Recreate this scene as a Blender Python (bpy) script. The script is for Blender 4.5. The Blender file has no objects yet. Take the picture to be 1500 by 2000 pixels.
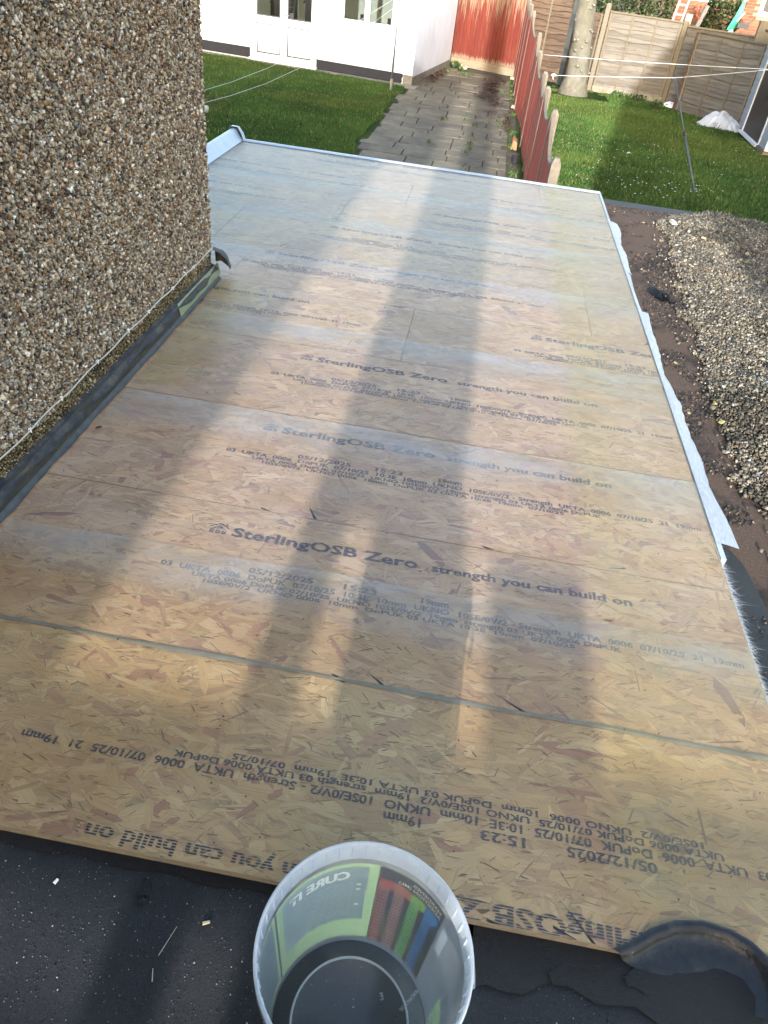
import bpy, math, random
import numpy as np
from mathutils import Vector, Matrix, Quaternion
R = math.radians
random.seed(7)
rng = np.random.default_rng(7)
scene = bpy.context.scene
C = scene.collection

# ------------------------------------------------------------------ camera
CAMH = 1.471
FPX = 1413.64                       # focal length in pixels of a 1500 px wide frame
_f = FPX
VV = np.array([-234.0, 1763.0, _f]); VY = np.array([260.0, -1099.0, _f])
DN = VV / np.linalg.norm(VV); YY = VY / np.linalg.norm(VY); XX = np.cross(DN, YY)
RW = np.array([XX, YY, -DN])        # world <- camera (x right, y down, z forward)
cam_d = bpy.data.cameras.new('camera'); cam = bpy.data.objects.new('camera', cam_d); C.objects.link(cam)
cam_d.sensor_fit = 'HORIZONTAL'; cam_d.sensor_width = 36.0; cam_d.lens = 36.0 * FPX / 1500.0
cam_d.clip_start = 0.02; cam_d.clip_end = 2000
rx, ry, rz = RW[:, 0], -RW[:, 1], -RW[:, 2]
cam.matrix_world = Matrix(((rx[0], ry[0], rz[0], 0), (rx[1], ry[1], rz[1], 0), (rx[2], ry[2], rz[2], CAMH), (0, 0, 0, 1)))
scene.camera = cam

# ------------------------------------------------------------------ light
SUN_EL, SUN_AZ = R(15.5), R(0.0)     # the light travels along +Y, very slightly to +X
world = bpy.data.worlds.new('World'); scene.world = world; world.use_nodes = True
wn = world.node_tree.nodes; wl = world.node_tree.links
sky = wn.new('ShaderNodeTexSky'); sky.sky_type = 'NISHITA'; sky.sun_disc = False
sky.sun_elevation = SUN_EL; sky.sun_rotation = math.pi + SUN_AZ
sky.air_density = 1.15; sky.dust_density = 2.6; sky.ozone_density = 0.7
wl.new(sky.outputs[0], wn['Background'].inputs[0]); wn['Background'].inputs[1].default_value = 0.15
sun_d = bpy.data.lights.new('sun', 'SUN'); sun_d.energy = 2.0; sun_d.angle = R(0.5); sun_d.color = (1.0, 0.965, 0.92)
sun = bpy.data.objects.new('sun', sun_d); C.objects.link(sun)
ld = Vector((math.sin(SUN_AZ) * math.cos(SUN_EL), math.cos(SUN_AZ) * math.cos(SUN_EL), -math.sin(SUN_EL)))
sun.rotation_euler = ld.to_track_quat('-Z', 'Y').to_euler()
vs = scene.view_settings
vs.view_transform = 'Standard'; vs.look = 'None'; vs.gamma = 1.0; vs.use_curve_mapping = False
vs.exposure = 2.4
scene.cycles.transparent_max_bounces = 16
scene.cycles.max_bounces = 6

# ------------------------------------------------------------------ survey helpers (pixel of the 1500x2000 photo -> point on a known plane)
def ray(px, py): return RW @ np.array([px - 750.0, py - 1000.0, _f])
def onpl(px, py, p0, n):
    r = ray(px, py); o = np.array([0, 0, CAMH]); t = ((np.array(p0) - o) @ np.array(n)) / (r @ np.array(n))
    return o + r * t
G = -1.35                            # garden level below the flat roof
def at(px, py, z=G): return onpl(px, py, (0, 0, z), (0, 0, 1.0))

# ------------------------------------------------------------------ object helpers
def link(o, parent=None):
    C.objects.link(o)
    if parent is not None: o.parent = parent
    return o
def tag(o, label=None, cat=None, group=None, kind=None):
    if label: o['label'] = label
    if cat: o['category'] = cat
    if group: o['group'] = group
    if kind: o['kind'] = kind
    return o
def thing(name, label, cat, loc=(0, 0, 0), rz=0.0, group=None):
    o = bpy.data.objects.new(name, None); link(o); o.location = loc; o.rotation_euler = (0, 0, rz)
    o.empty_display_size = 0.1
    return tag(o, label, cat, group)
class MB:
    def __init__(s): s.v = []; s.f = []; s.c = []; s.col = (1, 1, 1); s.sm = False
    def face(s, idx): s.f.append(tuple(idx)); s.c.append(s.col)
    def vert(s, p): s.v.append(tuple(float(a) for a in p)); return len(s.v) - 1
    def poly(s, pts): s.face([s.vert(p) for p in pts])
    def hexa(s, p):   # 8 corners: bottom 4 ccw, top 4 ccw
        i = [s.vert(q) for q in p]
        for f in ((3, 2, 1, 0), (4, 5, 6, 7), (0, 1, 5, 4), (1, 2, 6, 5), (2, 3, 7, 6), (3, 0, 4, 7)): s.face([i[k] for k in f])
    def box(s, x0, x1, y0, y1, z0, z1):
        s.hexa([(x0, y0, z0), (x1, y0, z0), (x1, y1, z0), (x0, y1, z0), (x0, y0, z1), (x1, y0, z1), (x1, y1, z1), (x0, y1, z1)])
    def bar(s, a, b, w, h=None, up=(0, 0, 1)):
        a = Vector(a); b = Vector(b); d = (b - a).normalized(); h = h or w
        u = Vector(up)
        if abs(d.dot(u)) > 0.98: u = Vector((0, 1, 0))
        x = d.cross(u).normalized(); y = x.cross(d).normalized()
        q = []
        for e in (a, b):
            q += [e - x * w / 2 - y * h / 2, e + x * w / 2 - y * h / 2, e + x * w / 2 + y * h / 2, e - x * w / 2 + y * h / 2]
        s.hexa(q)
    def tube(s, pts, r, n=8, caps=True):
        pts = [Vector(p) for p in pts]; rs = r if isinstance(r, (list, tuple)) else [r] * len(pts)
        rings = []; prev = None
        for k, p in enumerate(pts):
            d = (pts[min(k + 1, len(pts) - 1)] - pts[max(k - 1, 0)]).normalized()
            u = prev if prev is not None else (Vector((0, 0, 1)) if abs(d.z) < 0.9 else Vector((1, 0, 0)))
            x = (u - d * u.dot(d)).normalized(); prev = x; y = d.cross(x)
            rings.append([s.vert(p + (x * math.cos(t) + y * math.sin(t)) * rs[k]) for t in [2 * math.pi * j / n for j in range(n)]])
        for a, b in zip(rings, rings[1:]):
            for j in range(n): s.face((a[j], a[(j + 1) % n], b[(j + 1) % n], b[j]))
        if caps: s.face(rings[0][::-1]); s.face(rings[-1])
    def grid(s, P):      # P[i][j] points
        idx = [[s.vert(p) for p in row] for row in P]
        for i in range(len(P) - 1):
            for j in range(len(P[0]) - 1): s.face((idx[i][j], idx[i + 1][j], idx[i + 1][j + 1], idx[i][j + 1]))
    def mesh(s, name, mat, smooth=False):
        m = bpy.data.meshes.new(name); m.from_pydata(s.v, [], s.f)
        ca = m.color_attributes.new('Col', 'FLOAT_COLOR', 'CORNER')
        arr = np.concatenate([np.tile(np.array([c[0], c[1], c[2], 1.0]), (len(f), 1)) for f, c in zip(s.f, s.c)]).astype(np.float32)
        ca.data.foreach_set('color', arr.ravel())
        m.materials.append(mat)
        if smooth: m.polygons.foreach_set('use_smooth', [True] * len(m.polygons))
        m.update(); return m
    def build(s, name, mat, parent=None, smooth=False, loc=None):
        o = bpy.data.objects.new(name, s.mesh(name, mat, smooth)); link(o, parent)
        if loc is not None: o.location = loc
        return o
def fast(name, V, F, mat, col=None, uv=None, parent=None, smooth=False):
    """V (n,3), F (m,k) equal sized faces, col (n,3) per vertex"""
    V = np.asarray(V, np.float32); F = np.asarray(F, np.int32); m = bpy.data.meshes.new(name); k = F.shape[1]
    m.vertices.add(len(V)); m.vertices.foreach_set('co', V.ravel())
    m.loops.add(F.size); m.loops.foreach_set('vertex_index', F.ravel())
    m.polygons.add(len(F)); m.polygons.foreach_set('loop_start', np.arange(0, F.size, k, dtype=np.int32))
    m.polygons.foreach_set('loop_total', np.full(len(F), k, np.int32))
    if smooth: m.polygons.foreach_set('use_smooth', np.ones(len(F), bool))
    if col is not None:
        ca = m.color_attributes.new('Col', 'FLOAT_COLOR', 'POINT')
        ca.data.foreach_set('color', np.concatenate([col, np.ones((len(col), 1))], 1).astype(np.float32).ravel())
    if uv is not None:
        ul = m.uv_layers.new(name='UVMap'); ul.data.foreach_set('uv', np.asarray(uv, np.float32)[F.ravel()].ravel())
    m.update(calc_edges=True); m.validate(); m.materials.append(mat)
    return link(bpy.data.objects.new(name, m), parent)

# ------------------------------------------------------------------ materials
def newmat(name):
    m = bpy.data.materials.new(name); m.use_nodes = True
    return m, m.node_tree.nodes, m.node_tree.links, m.node_tree.nodes['Principled BSDF']
def coords(n, l, kind='Object', scale=(1, 1, 1), rot=(0, 0, 0)):
    tc = n.new('ShaderNodeTexCoord'); mp = n.new('ShaderNodeMapping')
    mp.inputs['Scale'].default_value = scale; mp.inputs['Rotation'].default_value = rot
    l.new(tc.outputs[kind], mp.inputs[0]); return mp.outputs[0]
def noise(n, l, vec, scale, detail=4, rough=0.6):
    t = n.new('ShaderNodeTexNoise'); t.inputs['Scale'].default_value = scale; t.inputs['Detail'].default_value = detail; t.inputs['Roughness'].default_value = rough
    if vec is not None: l.new(vec, t.inputs['Vector'])
    return t.outputs['Fac']
def ramp(n, l, fac, stops):
    r = n.new('ShaderNodeValToRGB'); e = r.color_ramp.elements
    while len(e) < len(stops): e.new(0.5)
    for el, (p, c) in zip(e, stops):
        el.position = p; el.color = (c, c, c, 1) if isinstance(c, (int, float)) else (*c, 1)
    l.new(fac, r.inputs[0]); return r.outputs['Color']
def mixc(n, l, a, b, fac, mode='MIX'):
    x = n.new('ShaderNodeMix'); x.data_type = 'RGBA'; x.blend_type = mode
    for s, v in ((x.inputs[6], a), (x.inputs[7], b)):
        if isinstance(v, tuple): s.default_value = (*v, 1)
        else: l.new(v, s)
    if isinstance(fac, (int, float)): x.inputs[0].default_value = fac
    else: l.new(fac, x.inputs[0])
    return x.outputs[2]
def bump(n, l, b, h, strength=0.3, dist=0.01):
    x = n.new('ShaderNodeBump'); x.inputs['Strength'].default_value = strength; x.inputs['Distance'].default_value = dist
    l.new(h, x.inputs['Height']); l.new(x.outputs[0], b.inputs['Normal'])
def schlick(n, l, gain=1.0, f0=0.04):
    lw = n.new('ShaderNodeLayerWeight'); lw.inputs[0].default_value = 0.5
    p = n.new('ShaderNodeMath'); p.operation = 'POWER'; p.inputs[1].default_value = 5.0; l.new(lw.outputs['Facing'], p.inputs[0])
    q = n.new('ShaderNodeMath'); q.operation = 'MULTIPLY_ADD'; q.inputs[1].default_value = (1 - f0) * gain; q.inputs[2].default_value = f0 * gain; l.new(p.outputs[0], q.inputs[0])
    return q.outputs[0]
def simple(name, col, rough=0.7, var=0.25, scale=8.0, stretch=(1, 1, 1), bmp=0.0, attr=False, spec=0.4, metal=0.0, rand=0.0, bdist=0.01, dirt=None, dscale=2.0):
    """noise-mottled colour, optional per-face colour, per-object variation, bump and dirt patches"""
    m, n, l, b = newmat(name)
    v = coords(n, l, 'Object', stretch)
    f = noise(n, l, v, scale, 6)
    mul = ramp(n, l, f, [(0.25, 1 - var), (0.75, 1 + var)])
    base = col
    if attr:
        a = n.new('ShaderNodeVertexColor'); a.layer_name = 'Col'; base = mixc(n, l, a.outputs[0], col, 1.0, 'MULTIPLY')
    c = mixc(n, l, base, mul, 1.0, 'MULTIPLY')
    if rand:
        oi = n.new('ShaderNodeObjectInfo'); rr = ramp(n, l, oi.outputs['Random'], [(0, 1 - rand), (1, 1 + rand)])
        c = mixc(n, l, c, rr, 1.0, 'MULTIPLY')
    if dirt:
        df = noise(n, l, coords(n, l, 'Object'), dscale, 7, 0.7); dm = ramp(n, l, df, [(0.45, 0.0), (0.68, 1.0)])
        c = mixc(n, l, c, dirt, dm)
    l.new(c, b.inputs['Base Color']); b.inputs['Roughness'].default_value = rough
    b.inputs['Specular IOR Level'].default_value = spec; b.inputs['Metallic'].default_value = metal
    if bmp: bump(n, l, b, f, bmp, bdist)
    return m

M = {}
M['stone'] = simple('pebble_stone', (1, 1, 1), 0.75, 0.2, 160, attr=True, spec=0.25)
M['render_bed'] = simple('pebbledash_bed', (0.045, 0.034, 0.025), 0.95, 0.5, 90, bmp=0.6, spec=0.1)
M['lead'] = simple('lead_sheet', (0.042, 0.046, 0.056), 0.7, 0.45, 18, bmp=0.6, spec=0.18, dirt=(0.10, 0.09, 0.068), dscale=9)
M['upstand'] = simple('weathered_upstand', (0.034, 0.031, 0.024), 0.7, 0.7, 22, (1, 1, 3), bmp=0.4, dirt=(0.03, 0.028, 0.025), dscale=14)
M['upstand_green'] = simple('resin_upstand', (0.20, 0.23, 0.13), 0.35, 0.4, 14, (1, 1, 2), spec=0.5)
M['fillet'] = simple('resin_fillet', (0.055, 0.060, 0.064), 0.6, 0.4, 30, spec=0.25)
M['groove_line'] = simple('grey_groove', (0.05, 0.055, 0.06), 0.6, 0.1, 10)
M['seam'] = simple('resin_seam', (0.17, 0.165, 0.145), 0.75, 0.35, 12, spec=0.1)
M['white_pvc'] = simple('white_plastic', (0.78, 0.79, 0.80), 0.4, 0.04, 4)
M['cable'] = simple('cable_white', (0.50, 0.465, 0.40), 0.5, 0.12, 40)
M['blackfelt_edge'] = simple('bitumen', (0.012, 0.013, 0.016), 0.35, 0.4, 30, bmp=0.4)
M['shed_render'] = simple('white_render', (0.70, 0.72, 0.74), 0.85, 0.03, 3, bmp=0.05, dirt=(0.62, 0.63, 0.63), dscale=0.9)
M['plinth'] = simple('black_plinth', (0.016, 0.018, 0.028), 0.6, 0.25, 6)
M['concrete'] = simple('concrete', (0.22, 0.20, 0.165), 0.9, 0.3, 18, bmp=0.3, dirt=(0.14, 0.14, 0.09), dscale=5)
M['post_conc'] = simple('concrete_post', (0.165, 0.14, 0.108), 0.9, 0.25, 25, bmp=0.2)
M['glass_dark'] = None
M['grey_cladding'] = simple('grey_cladding', (0.30, 0.32, 0.34), 0.6, 0.15, 5, (1, 1, 6), rand=0.06)
M['brown_door'] = simple('dark_brown_door', (0.035, 0.024, 0.02), 0.5, 0.3, 6, (6, 6, 1))
M['steel'] = simple('galvanised_pole', (0.13, 0.145, 0.15), 0.5, 0.2, 12)
M['prop'] = simple('dark_pole', (0.055, 0.07, 0.085), 0.45, 0.25, 12)
M['line'] = simple('plastic_line', (0.72, 0.72, 0.72), 0.5, 0.05, 10)
M['line_grey'] = simple('grey_plastic_line', (0.42, 0.44, 0.42), 0.5, 0.05, 10)
M['bark'] = simple('pale_bark', (0.135, 0.128, 0.104), 0.95, 0.35, 7, (1, 1, 0.6), bmp=0.8, bdist=0.03, dirt=(0.095, 0.095, 0.065), dscale=3)
M['knot'] = simple('bark_knot', (0.165, 0.155, 0.125), 0.95, 0.3, 20, bmp=0.5)
M['brick'] = simple('red_brick', (0.19, 0.075, 0.042), 0.9, 0.3, 16, rand=0.3, bmp=0.2)
M['mortar'] = simple('mortar', (0.25, 0.20, 0.15), 0.95, 0.15, 20)
M['soil'] = simple('garden_soil', (0.06, 0.05, 0.03), 1.0, 0.4, 3)
M['lawn'] = simple('lawn_base', (0.017, 0.035, 0.008), 1.0, 0.5, 2.5, spec=0.05, dirt=(0.055, 0.065, 0.022), dscale=0.8)
M['grass'] = simple('grass_blade', (1, 1, 1), 0.7, 0.25, 1.2, attr=True, spec=0.2)
M['leaf'] = simple('leaf', (1, 1, 1), 0.7, 0.2, 8, attr=True, spec=0.3)
M['slab'] = simple('paving_slab', (0.135, 0.116, 0.078), 0.85, 0.35, 5, (1, 2.2, 1), rand=0.16, bmp=0.25, dirt=(0.062, 0.053, 0.040), dscale=1.4)
M['path_bed'] = simple('path_joint_earth', (0.05, 0.046, 0.028), 1.0, 0.4, 10)
M['plastic_sheet'] = simple('plastic_sheeting', (0.40, 0.435, 0.49), 0.35, 0.12, 6, spec=0.5)
M['blue_plastic'] = simple('blue_plastic', (0.35, 0.48, 0.70), 0.4, 0.1, 6)
M['white_bag'] = simple('white_bag', (0.75, 0.75, 0.74), 0.5, 0.08, 8)
M['black_rag'] = simple('black_rubber', (0.004, 0.0045, 0.006), 0.65, 0.3, 30, bmp=0.5, spec=0.2)
M['terracotta'] = simple('terracotta', (0.38, 0.16, 0.08), 0.9, 0.2, 12)
M['mat_white'] = None
M['wood_frame'] = simple('cream_timber', (0.36, 0.335, 0.285), 0.7, 0.12, 8)
M['green_cord'] = simple('green_plastic', (0.04, 0.50, 0.22), 0.5, 0.15, 12)
M['black_plastic'] = simple('black_plastic', (0.02, 0.02, 0.024), 0.45, 0.2, 12)
M['red_plastic'] = simple('red_plastic', (0.35, 0.05, 0.04), 0.5, 0.2, 12)
M['grey_plastic'] = simple('grey_plastic', (0.22, 0.24, 0.25), 0.5, 0.2, 12)
M['room'] = simple('room_wall', (0.62, 0.63, 0.58), 0.9, 0.06, 3)
M['pipe_grey'] = simple('grey_pipe', (0.20, 0.25, 0.32), 0.45, 0.1, 10)
M['pipe_end'] = simple('pipe_end', (0.55, 0.52, 0.40), 0.6, 0.2, 30)
M['house_brick'] = simple('pale_house_render', (0.62, 0.58, 0.52), 0.95, 0.2, 5)  # pale tone picked so the added houses bounce light into the shade
M['roof_tile'] = simple('house_roof_tile', (0.16, 0.09, 0.07), 0.9, 0.25, 5)

def glass_mat():
    m, n, l, b = newmat('window_glass')
    n.remove(b)
    t = n.new('ShaderNodeBsdfTransparent'); t.inputs[0].default_value = (0.72, 0.75, 0.74, 1)
    g = n.new('ShaderNodeBsdfGlossy'); g.inputs['Roughness'].default_value = 0.03
    x = n.new('ShaderNodeMixShader'); l.new(schlick(n, l), x.inputs[0]); l.new(t.outputs[0], x.inputs[1]); l.new(g.outputs[0], x.inputs[2])
    l.new(x.outputs[0], n['Material Output'].inputs[0]); return m
M['glass'] = glass_mat()

def strand_mat():
    m, n, l, b = newmat('osb_strand')
    a = n.new('ShaderNodeVertexColor'); a.layer_name = 'Col'
    uv = n.new('ShaderNodeUVMap'); mp = n.new('ShaderNodeMapping'); mp.inputs['Scale'].default_value = (9, 260, 1); l.new(uv.outputs[0], mp.inputs[0])
    g = noise(n, l, mp.outputs[0], 1.0, 5, 0.65)
    gr = ramp(n, l, g, [(0.28, 0.62), (0.5, 1.0), (0.75, 1.16)])
    c = mixc(n, l, a.outputs[0], gr, 0.75, 'MULTIPLY')
    # soaked resin: broad uneven deepening of the timber colour
    big = noise(n, l, coords(n, l, 'Object'), 1.7, 5, 0.6)
    c = mixc(n, l, c, ramp(n, l, big, [(0.3, (0.80, 0.72, 0.62)), (0.55, (1, 1, 1)), (0.8, (1.12, 1.10, 1.05))]), 1.0, 'MULTIPLY')
    amber = ramp(n, l, noise(n, l, coords(n, l, 'Object', (1, 1, 1)), 2.6, 4), [(0.56, 0.0), (0.78, 0.5)])
    c = mixc(n, l, c, (0.33, 0.19, 0.065), amber)
    fl = noise(n, l, coords(n, l, 'Object', (14, 95, 1), (0, 0, 0.12)), 1.0, 6, 0.75)
    c = mixc(n, l, c, ramp(n, l, fl, [(0.30, (0.46, 0.37, 0.33)), (0.43, (1, 1, 1)), (0.70, (1.08, 1.06, 1.02))]), 0.95, 'MULTIPLY')
    l.new(c, b.inputs['Base Color']); b.inputs['Roughness'].default_value = 0.45
    b.inputs['Specular IOR Level'].default_value = 0.25
    return m
M['strand'] = strand_mat()
M['board'] = simple('osb_core', (0.30, 0.215, 0.12), 0.7, 0.3, 30, (1, 4, 1))

def ink_mat(density=0.85, stripe=290.0, name='printed_ink', gaps=(0.20, 0.14, 0.36)):
    m, n, l, b = newmat(name)
    b.inputs['Base Color'].default_value = (0.013, 0.017, 0.052, 1); b.inputs['Roughness'].default_value = 0.6
    v = coords(n, l, 'Object', (1, 1, 1))
    w = n.new('ShaderNodeTexWave'); w.bands_direction = 'Y'; w.inputs['Scale'].default_value = stripe / 6.283 * 1.0
    w.inputs['Distortion'].default_value = 1.3; w.inputs['Detail'].default_value = 2; w.inputs['Detail Scale'].default_value = 3
    l.new(v, w.inputs['Vector'])
    st = ramp(n, l, w.outputs['Fac'], [(gaps[0], gaps[1]), (gaps[2], 1.0)])
    nz = ramp(n, l, noise(n, l, coords(n, l, 'Object', (60, 260, 1)), 1.0, 4, 0.7), [(0.36, 0.25), (0.52, 1.0)])
    big = ramp(n, l, noise(n, l, coords(n, l, 'Object', (9, 30, 1)), 1.0, 4, 0.6), [(0.34, 0.45), (0.55, 1.0)])
    nz = mixc(n, l, nz, big, 1.0, 'MULTIPLY')
    f = mixc(n, l, st, nz, 1.0, 'MULTIPLY'); f = mixc(n, l, f, (density,) * 3, 1.0, 'MULTIPLY')
    t = n.new('ShaderNodeBsdfTransparent'); x = n.new('ShaderNodeMixShader')
    l.new(f, x.inputs[0]); l.new(t.outputs[0], x.inputs[1]); l.new(b.outputs[0], x.inputs[2])
    l.new(x.outputs[0], n['Material Output'].inputs[0]); return m
M['ink'] = ink_mat(1.0)
M['ink_near'] = ink_mat(0.95, 330.0, 'printed_ink_broken', (0.34, 0.02, 0.56))
M['ink_small'] = ink_mat(1.0, 520.0, 'printed_ink_small')

def laminate(name, haze, tint, hazecol, rough=0.42, cloud=0.5, gloss=1.0, fade=False):
    """cured glass-fibre and resin skin: clear resin, a milky veil of fibres and a satin surface"""
    m, n, l, b = newmat(name); n.remove(b)
    tr = n.new('ShaderNodeBsdfTransparent'); tr.inputs[0].default_value = (*tint, 1)
    df = n.new('ShaderNodeBsdfDiffuse'); df.inputs[0].default_value = (*hazecol, 1)
    obj = coords(n, l, 'Object')
    cl = ramp(n, l, noise(n, l, coords(n, l, 'Object', (1.3, 3.2, 1)), 2.2, 5, 0.6), [(0.3, haze * (1 - cloud)), (0.7, haze * (1 + cloud))])
    fib = ramp(n, l, noise(n, l, coords(n, l, 'Object', (30, 260, 1), (0, 0, 0.5)), 1.0, 3, 0.7), [(0.62, 0.0), (0.80, 0.10)])
    fib2 = ramp(n, l, noise(n, l, coords(n, l, 'Object', (240, 26, 1), (0, 0, -0.4)), 1.0, 3, 0.7), [(0.62, 0.0), (0.80, 0.08)])
    blot = ramp(n, l, noise(n, l, coords(n, l, 'Object', (1, 1.5, 1)), 4.3, 6, 0.7), [(0.66, 0.0), (0.78, 0.32)])
    cl = mixc(n, l, cl, blot, 1.0, 'ADD')
    hz = mixc(n, l, cl, fib, 1.0, 'ADD'); hz = mixc(n, l, hz, fib2, 1.0, 'ADD')
    if fade:      # the mat thins out towards its torn edge
        va = n.new('ShaderNodeVertexColor'); va.layer_name = 'Col'; hz = mixc(n, l, hz, va.outputs[0], 1.0, 'MULTIPLY')
        l.new(mixc(n, l, (1, 1, 1), tint, va.outputs[0]), tr.inputs[0])
    x = n.new('ShaderNodeMixShader'); l.new(hz, x.inputs[0]); l.new(tr.outputs[0], x.inputs[1]); l.new(df.outputs[0], x.inputs[2])
    g = n.new('ShaderNodeBsdfGlossy'); g.inputs['Roughness'].default_value = rough
    bp = n.new('ShaderNodeBump'); bp.inputs['Strength'].default_value = 0.12; bp.inputs['Distance'].default_value = 0.002
    l.new(noise(n, l, coords(n, l, 'Object', (40, 160, 40)), 1.0, 3), bp.inputs['Height'])
    l.new(bp.outputs[0], g.inputs['Normal'])
    y = n.new('ShaderNodeMixShader'); l.new(schlick(n, l, gloss), y.inputs[0]); l.new(x.outputs[0], y.inputs[1]); l.new(g.outputs[0], y.inputs[2])
    l.new(y.outputs[0], n['Material Output'].inputs[0]); return m
M['lam'] = laminate('glassfibre_skin', 0.085, (0.985, 0.965, 0.94), (0.64, 0.61, 0.61), cloud=0.7, gloss=0.40)
M['lam_near'] = laminate('glassfibre_skin_clear', 0.045, (0.98, 0.945, 0.865), (0.60, 0.55, 0.48), gloss=0.45)
M['lam_lap'] = laminate('glassfibre_lap', 0.19, (0.96, 0.965, 0.95), (0.54, 0.57, 0.60), cloud=0.85, gloss=0.25, fade=True)
M['lam_far'] = laminate('glassfibre_second_coat', 0.06, (0.965, 0.965, 0.93), (0.46, 0.51, 0.58), cloud=0.8, gloss=0.2)
M['lam_edge'] = laminate('glassfibre_edge_strip', 0.10, (0.965, 0.955, 0.85), (0.58, 0.58, 0.46), gloss=0.2, fade=True)
M['trim'] = simple('edge_trim_white', (0.38, 0.425, 0.475), 0.35, 0.12, 8, spec=0.5)
def loose_mat():
    m, n, l, b = newmat('loose_glass_mat')
    f = noise(n, l, coords(n, l, 'Object', (220, 40, 60), (0, 0, 0.6)), 1.0, 4, 0.7)
    l.new(ramp(n, l, f, [(0.35, (0.24, 0.27, 0.31)), (0.65, (0.41, 0.435, 0.47))]), b.inputs['Base Color']); b.inputs['Roughness'].default_value = 0.5
    bump(n, l, b, f, 0.6, 0.003); return m
M['mat_white'] = loose_mat()
M['fibre'] = simple('glass_fibre', (0.42, 0.44, 0.47), 0.45, 0.05, 20, spec=0.6)

def felt_mat(name, dark, grit, patch, pcol, rough=0.6, gscale=420, spec=0.4):
    m, n, l, b = newmat(name)
    v = coords(n, l, 'Object')
    f = noise(n, l, v, gscale, 6, 0.8)
    c = mixc(n, l, dark, grit, ramp(n, l, f, [(0.45, 0.0), (0.72, 1.0)]))
    p = ramp(n, l, noise(n, l, v, 2.6, 7, 0.68), patch)
    c = mixc(n, l, c, pcol, p)
    l.new(c, b.inputs['Base Color']); b.inputs['Roughness'].default_value = rough
    b.inputs['Specular IOR Level'].default_value = spec
    bump(n, l, b, f, 0.7, 0.004 if gscale > 200 else 0.012); return m
M['felt'] = felt_mat('mineral_felt', (0.006, 0.0068, 0.009), (0.034, 0.036, 0.041), [(0.45, 0.0), (0.75, 0.5)], (0.05, 0.047, 0.042))
M['felt_wet'] = felt_mat('wet_bitumen', (0.003, 0.004, 0.0075), (0.012, 0.0135, 0.02), [(0.42, 0), (0.70, 0.5)], (0.017, 0.017, 0.019), 0.36, 150)
M['felt_brown'] = felt_mat('mossy_felt', (0.088, 0.060, 0.045), (0.165, 0.120, 0.092), [(0.50, 0.0), (0.62, 1.0)], (0.030, 0.027, 0.026), 1.0, 110, 0.12)

def fence_paint():
    m, n, l, b = newmat('worn_red_paint')
    v = coords(n, l, 'Object', (34, 34, 1.6))
    f = noise(n, l, v, 1.0, 6, 0.65)
    tc = n.new('ShaderNodeTexCoord'); sp = n.new('ShaderNodeSeparateXYZ'); l.new(tc.outputs['Object'], sp.inputs[0])
    hg = n.new('ShaderNodeMapRange'); hg.inputs[1].default_value = 1.0; hg.inputs[2].default_value = 1.8; hg.inputs[3].default_value = 0.0; hg.inputs[4].default_value = 0.22
    l.new(sp.outputs['Z'], hg.inputs[0])
    lo = n.new('ShaderNodeMapRange'); lo.inputs[1].default_value = 0.19; lo.inputs[2].default_value = 0.36; lo.inputs[3].default_value = 0.34; lo.inputs[4].default_value = 0.0
    l.new(sp.outputs['Z'], lo.inputs[0])
    ad = n.new('ShaderNodeMath'); ad.operation = 'ADD'; l.new(f, ad.inputs[0]); l.new(hg.outputs[0], ad.inputs[1])
    ad2 = n.new('ShaderNodeMath'); ad2.operation = 'ADD'; l.new(ad.outputs[0], ad2.inputs[0]); l.new(lo.outputs[0], ad2.inputs[1])
    wear = ramp(n, l, ad2.outputs[0], [(0.60, 0.0), (0.74, 1.0)])
    oi = n.new('ShaderNodeObjectInfo')
    red = mixc(n, l, (0.118, 0.0165, 0.0085), (0.152, 0.024, 0.0125), oi.outputs['Random'])
    red = mixc(n, l, red, ramp(n, l, noise(n, l, coords(n, l, 'Object', (20, 20, 3)), 1.0, 4), [(0.3, 0.75), (0.7, 1.2)]), 1.0, 'MULTIPLY')
    c = mixc(n, l, red, (0.23, 0.162, 0.105), wear)
    l.new(c, b.inputs['Base Color']); b.inputs['Roughness'].default_value = 0.85; bump(n, l, b, f, 0.3, 0.004); return m
M['red'] = fence_paint()
M['red_side'] = simple('red_fence_stain', (0.30, 0.048, 0.027), 0.8, 0.3, 1, (26, 26, 2), rand=0.25, bmp=0.2)
def wood(name, a, bcol, stain, stretch=(2.2, 2.2, 30)):
    m, n, l, b = newmat(name)
    f = noise(n, l, coords(n, l, 'Object', stretch), 1.0, 6, 0.65)
    c = ramp(n, l, f, [(0.3, a), (0.7, bcol)])
    oi = n.new('ShaderNodeObjectInfo'); c = mixc(n, l, c, ramp(n, l, oi.outputs['Random'], [(0, 0.78), (1, 1.18)]), 1.0, 'MULTIPLY')
    s = ramp(n, l, noise(n, l, coords(n, l, 'Object', (2, 2, 9)), 1.3, 6, 0.7), [(0.52, 0.0), (0.70, 0.75)])
    c = mixc(n, l, c, stain, s)
    l.new(c, b.inputs['Base Color']); b.inputs['Roughness'].default_value = 0.9; bump(n, l, b, f, 0.35, 0.006); return m
M['wood_pale'] = wood('weathered_pale_wood', (0.112, 0.100, 0.084), (0.155, 0.142, 0.121), (0.064, 0.057, 0.050))
M['wood_brown'] = wood('weathered_brown_wood', (0.060, 0.038, 0.025), (0.100, 0.067, 0.044), (0.034, 0.023, 0.017))
M['wood_batten'] = wood('fence_batten_wood', (0.135, 0.112, 0.076), (0.175, 0.147, 0.104), (0.10, 0.082, 0.058), (20, 20, 2))
M['wood_gravel'] = wood('bare_gravel_board', (0.17, 0.13, 0.085), (0.225, 0.18, 0.125), (0.12, 0.09, 0.058), (4, 4, 20))

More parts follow.
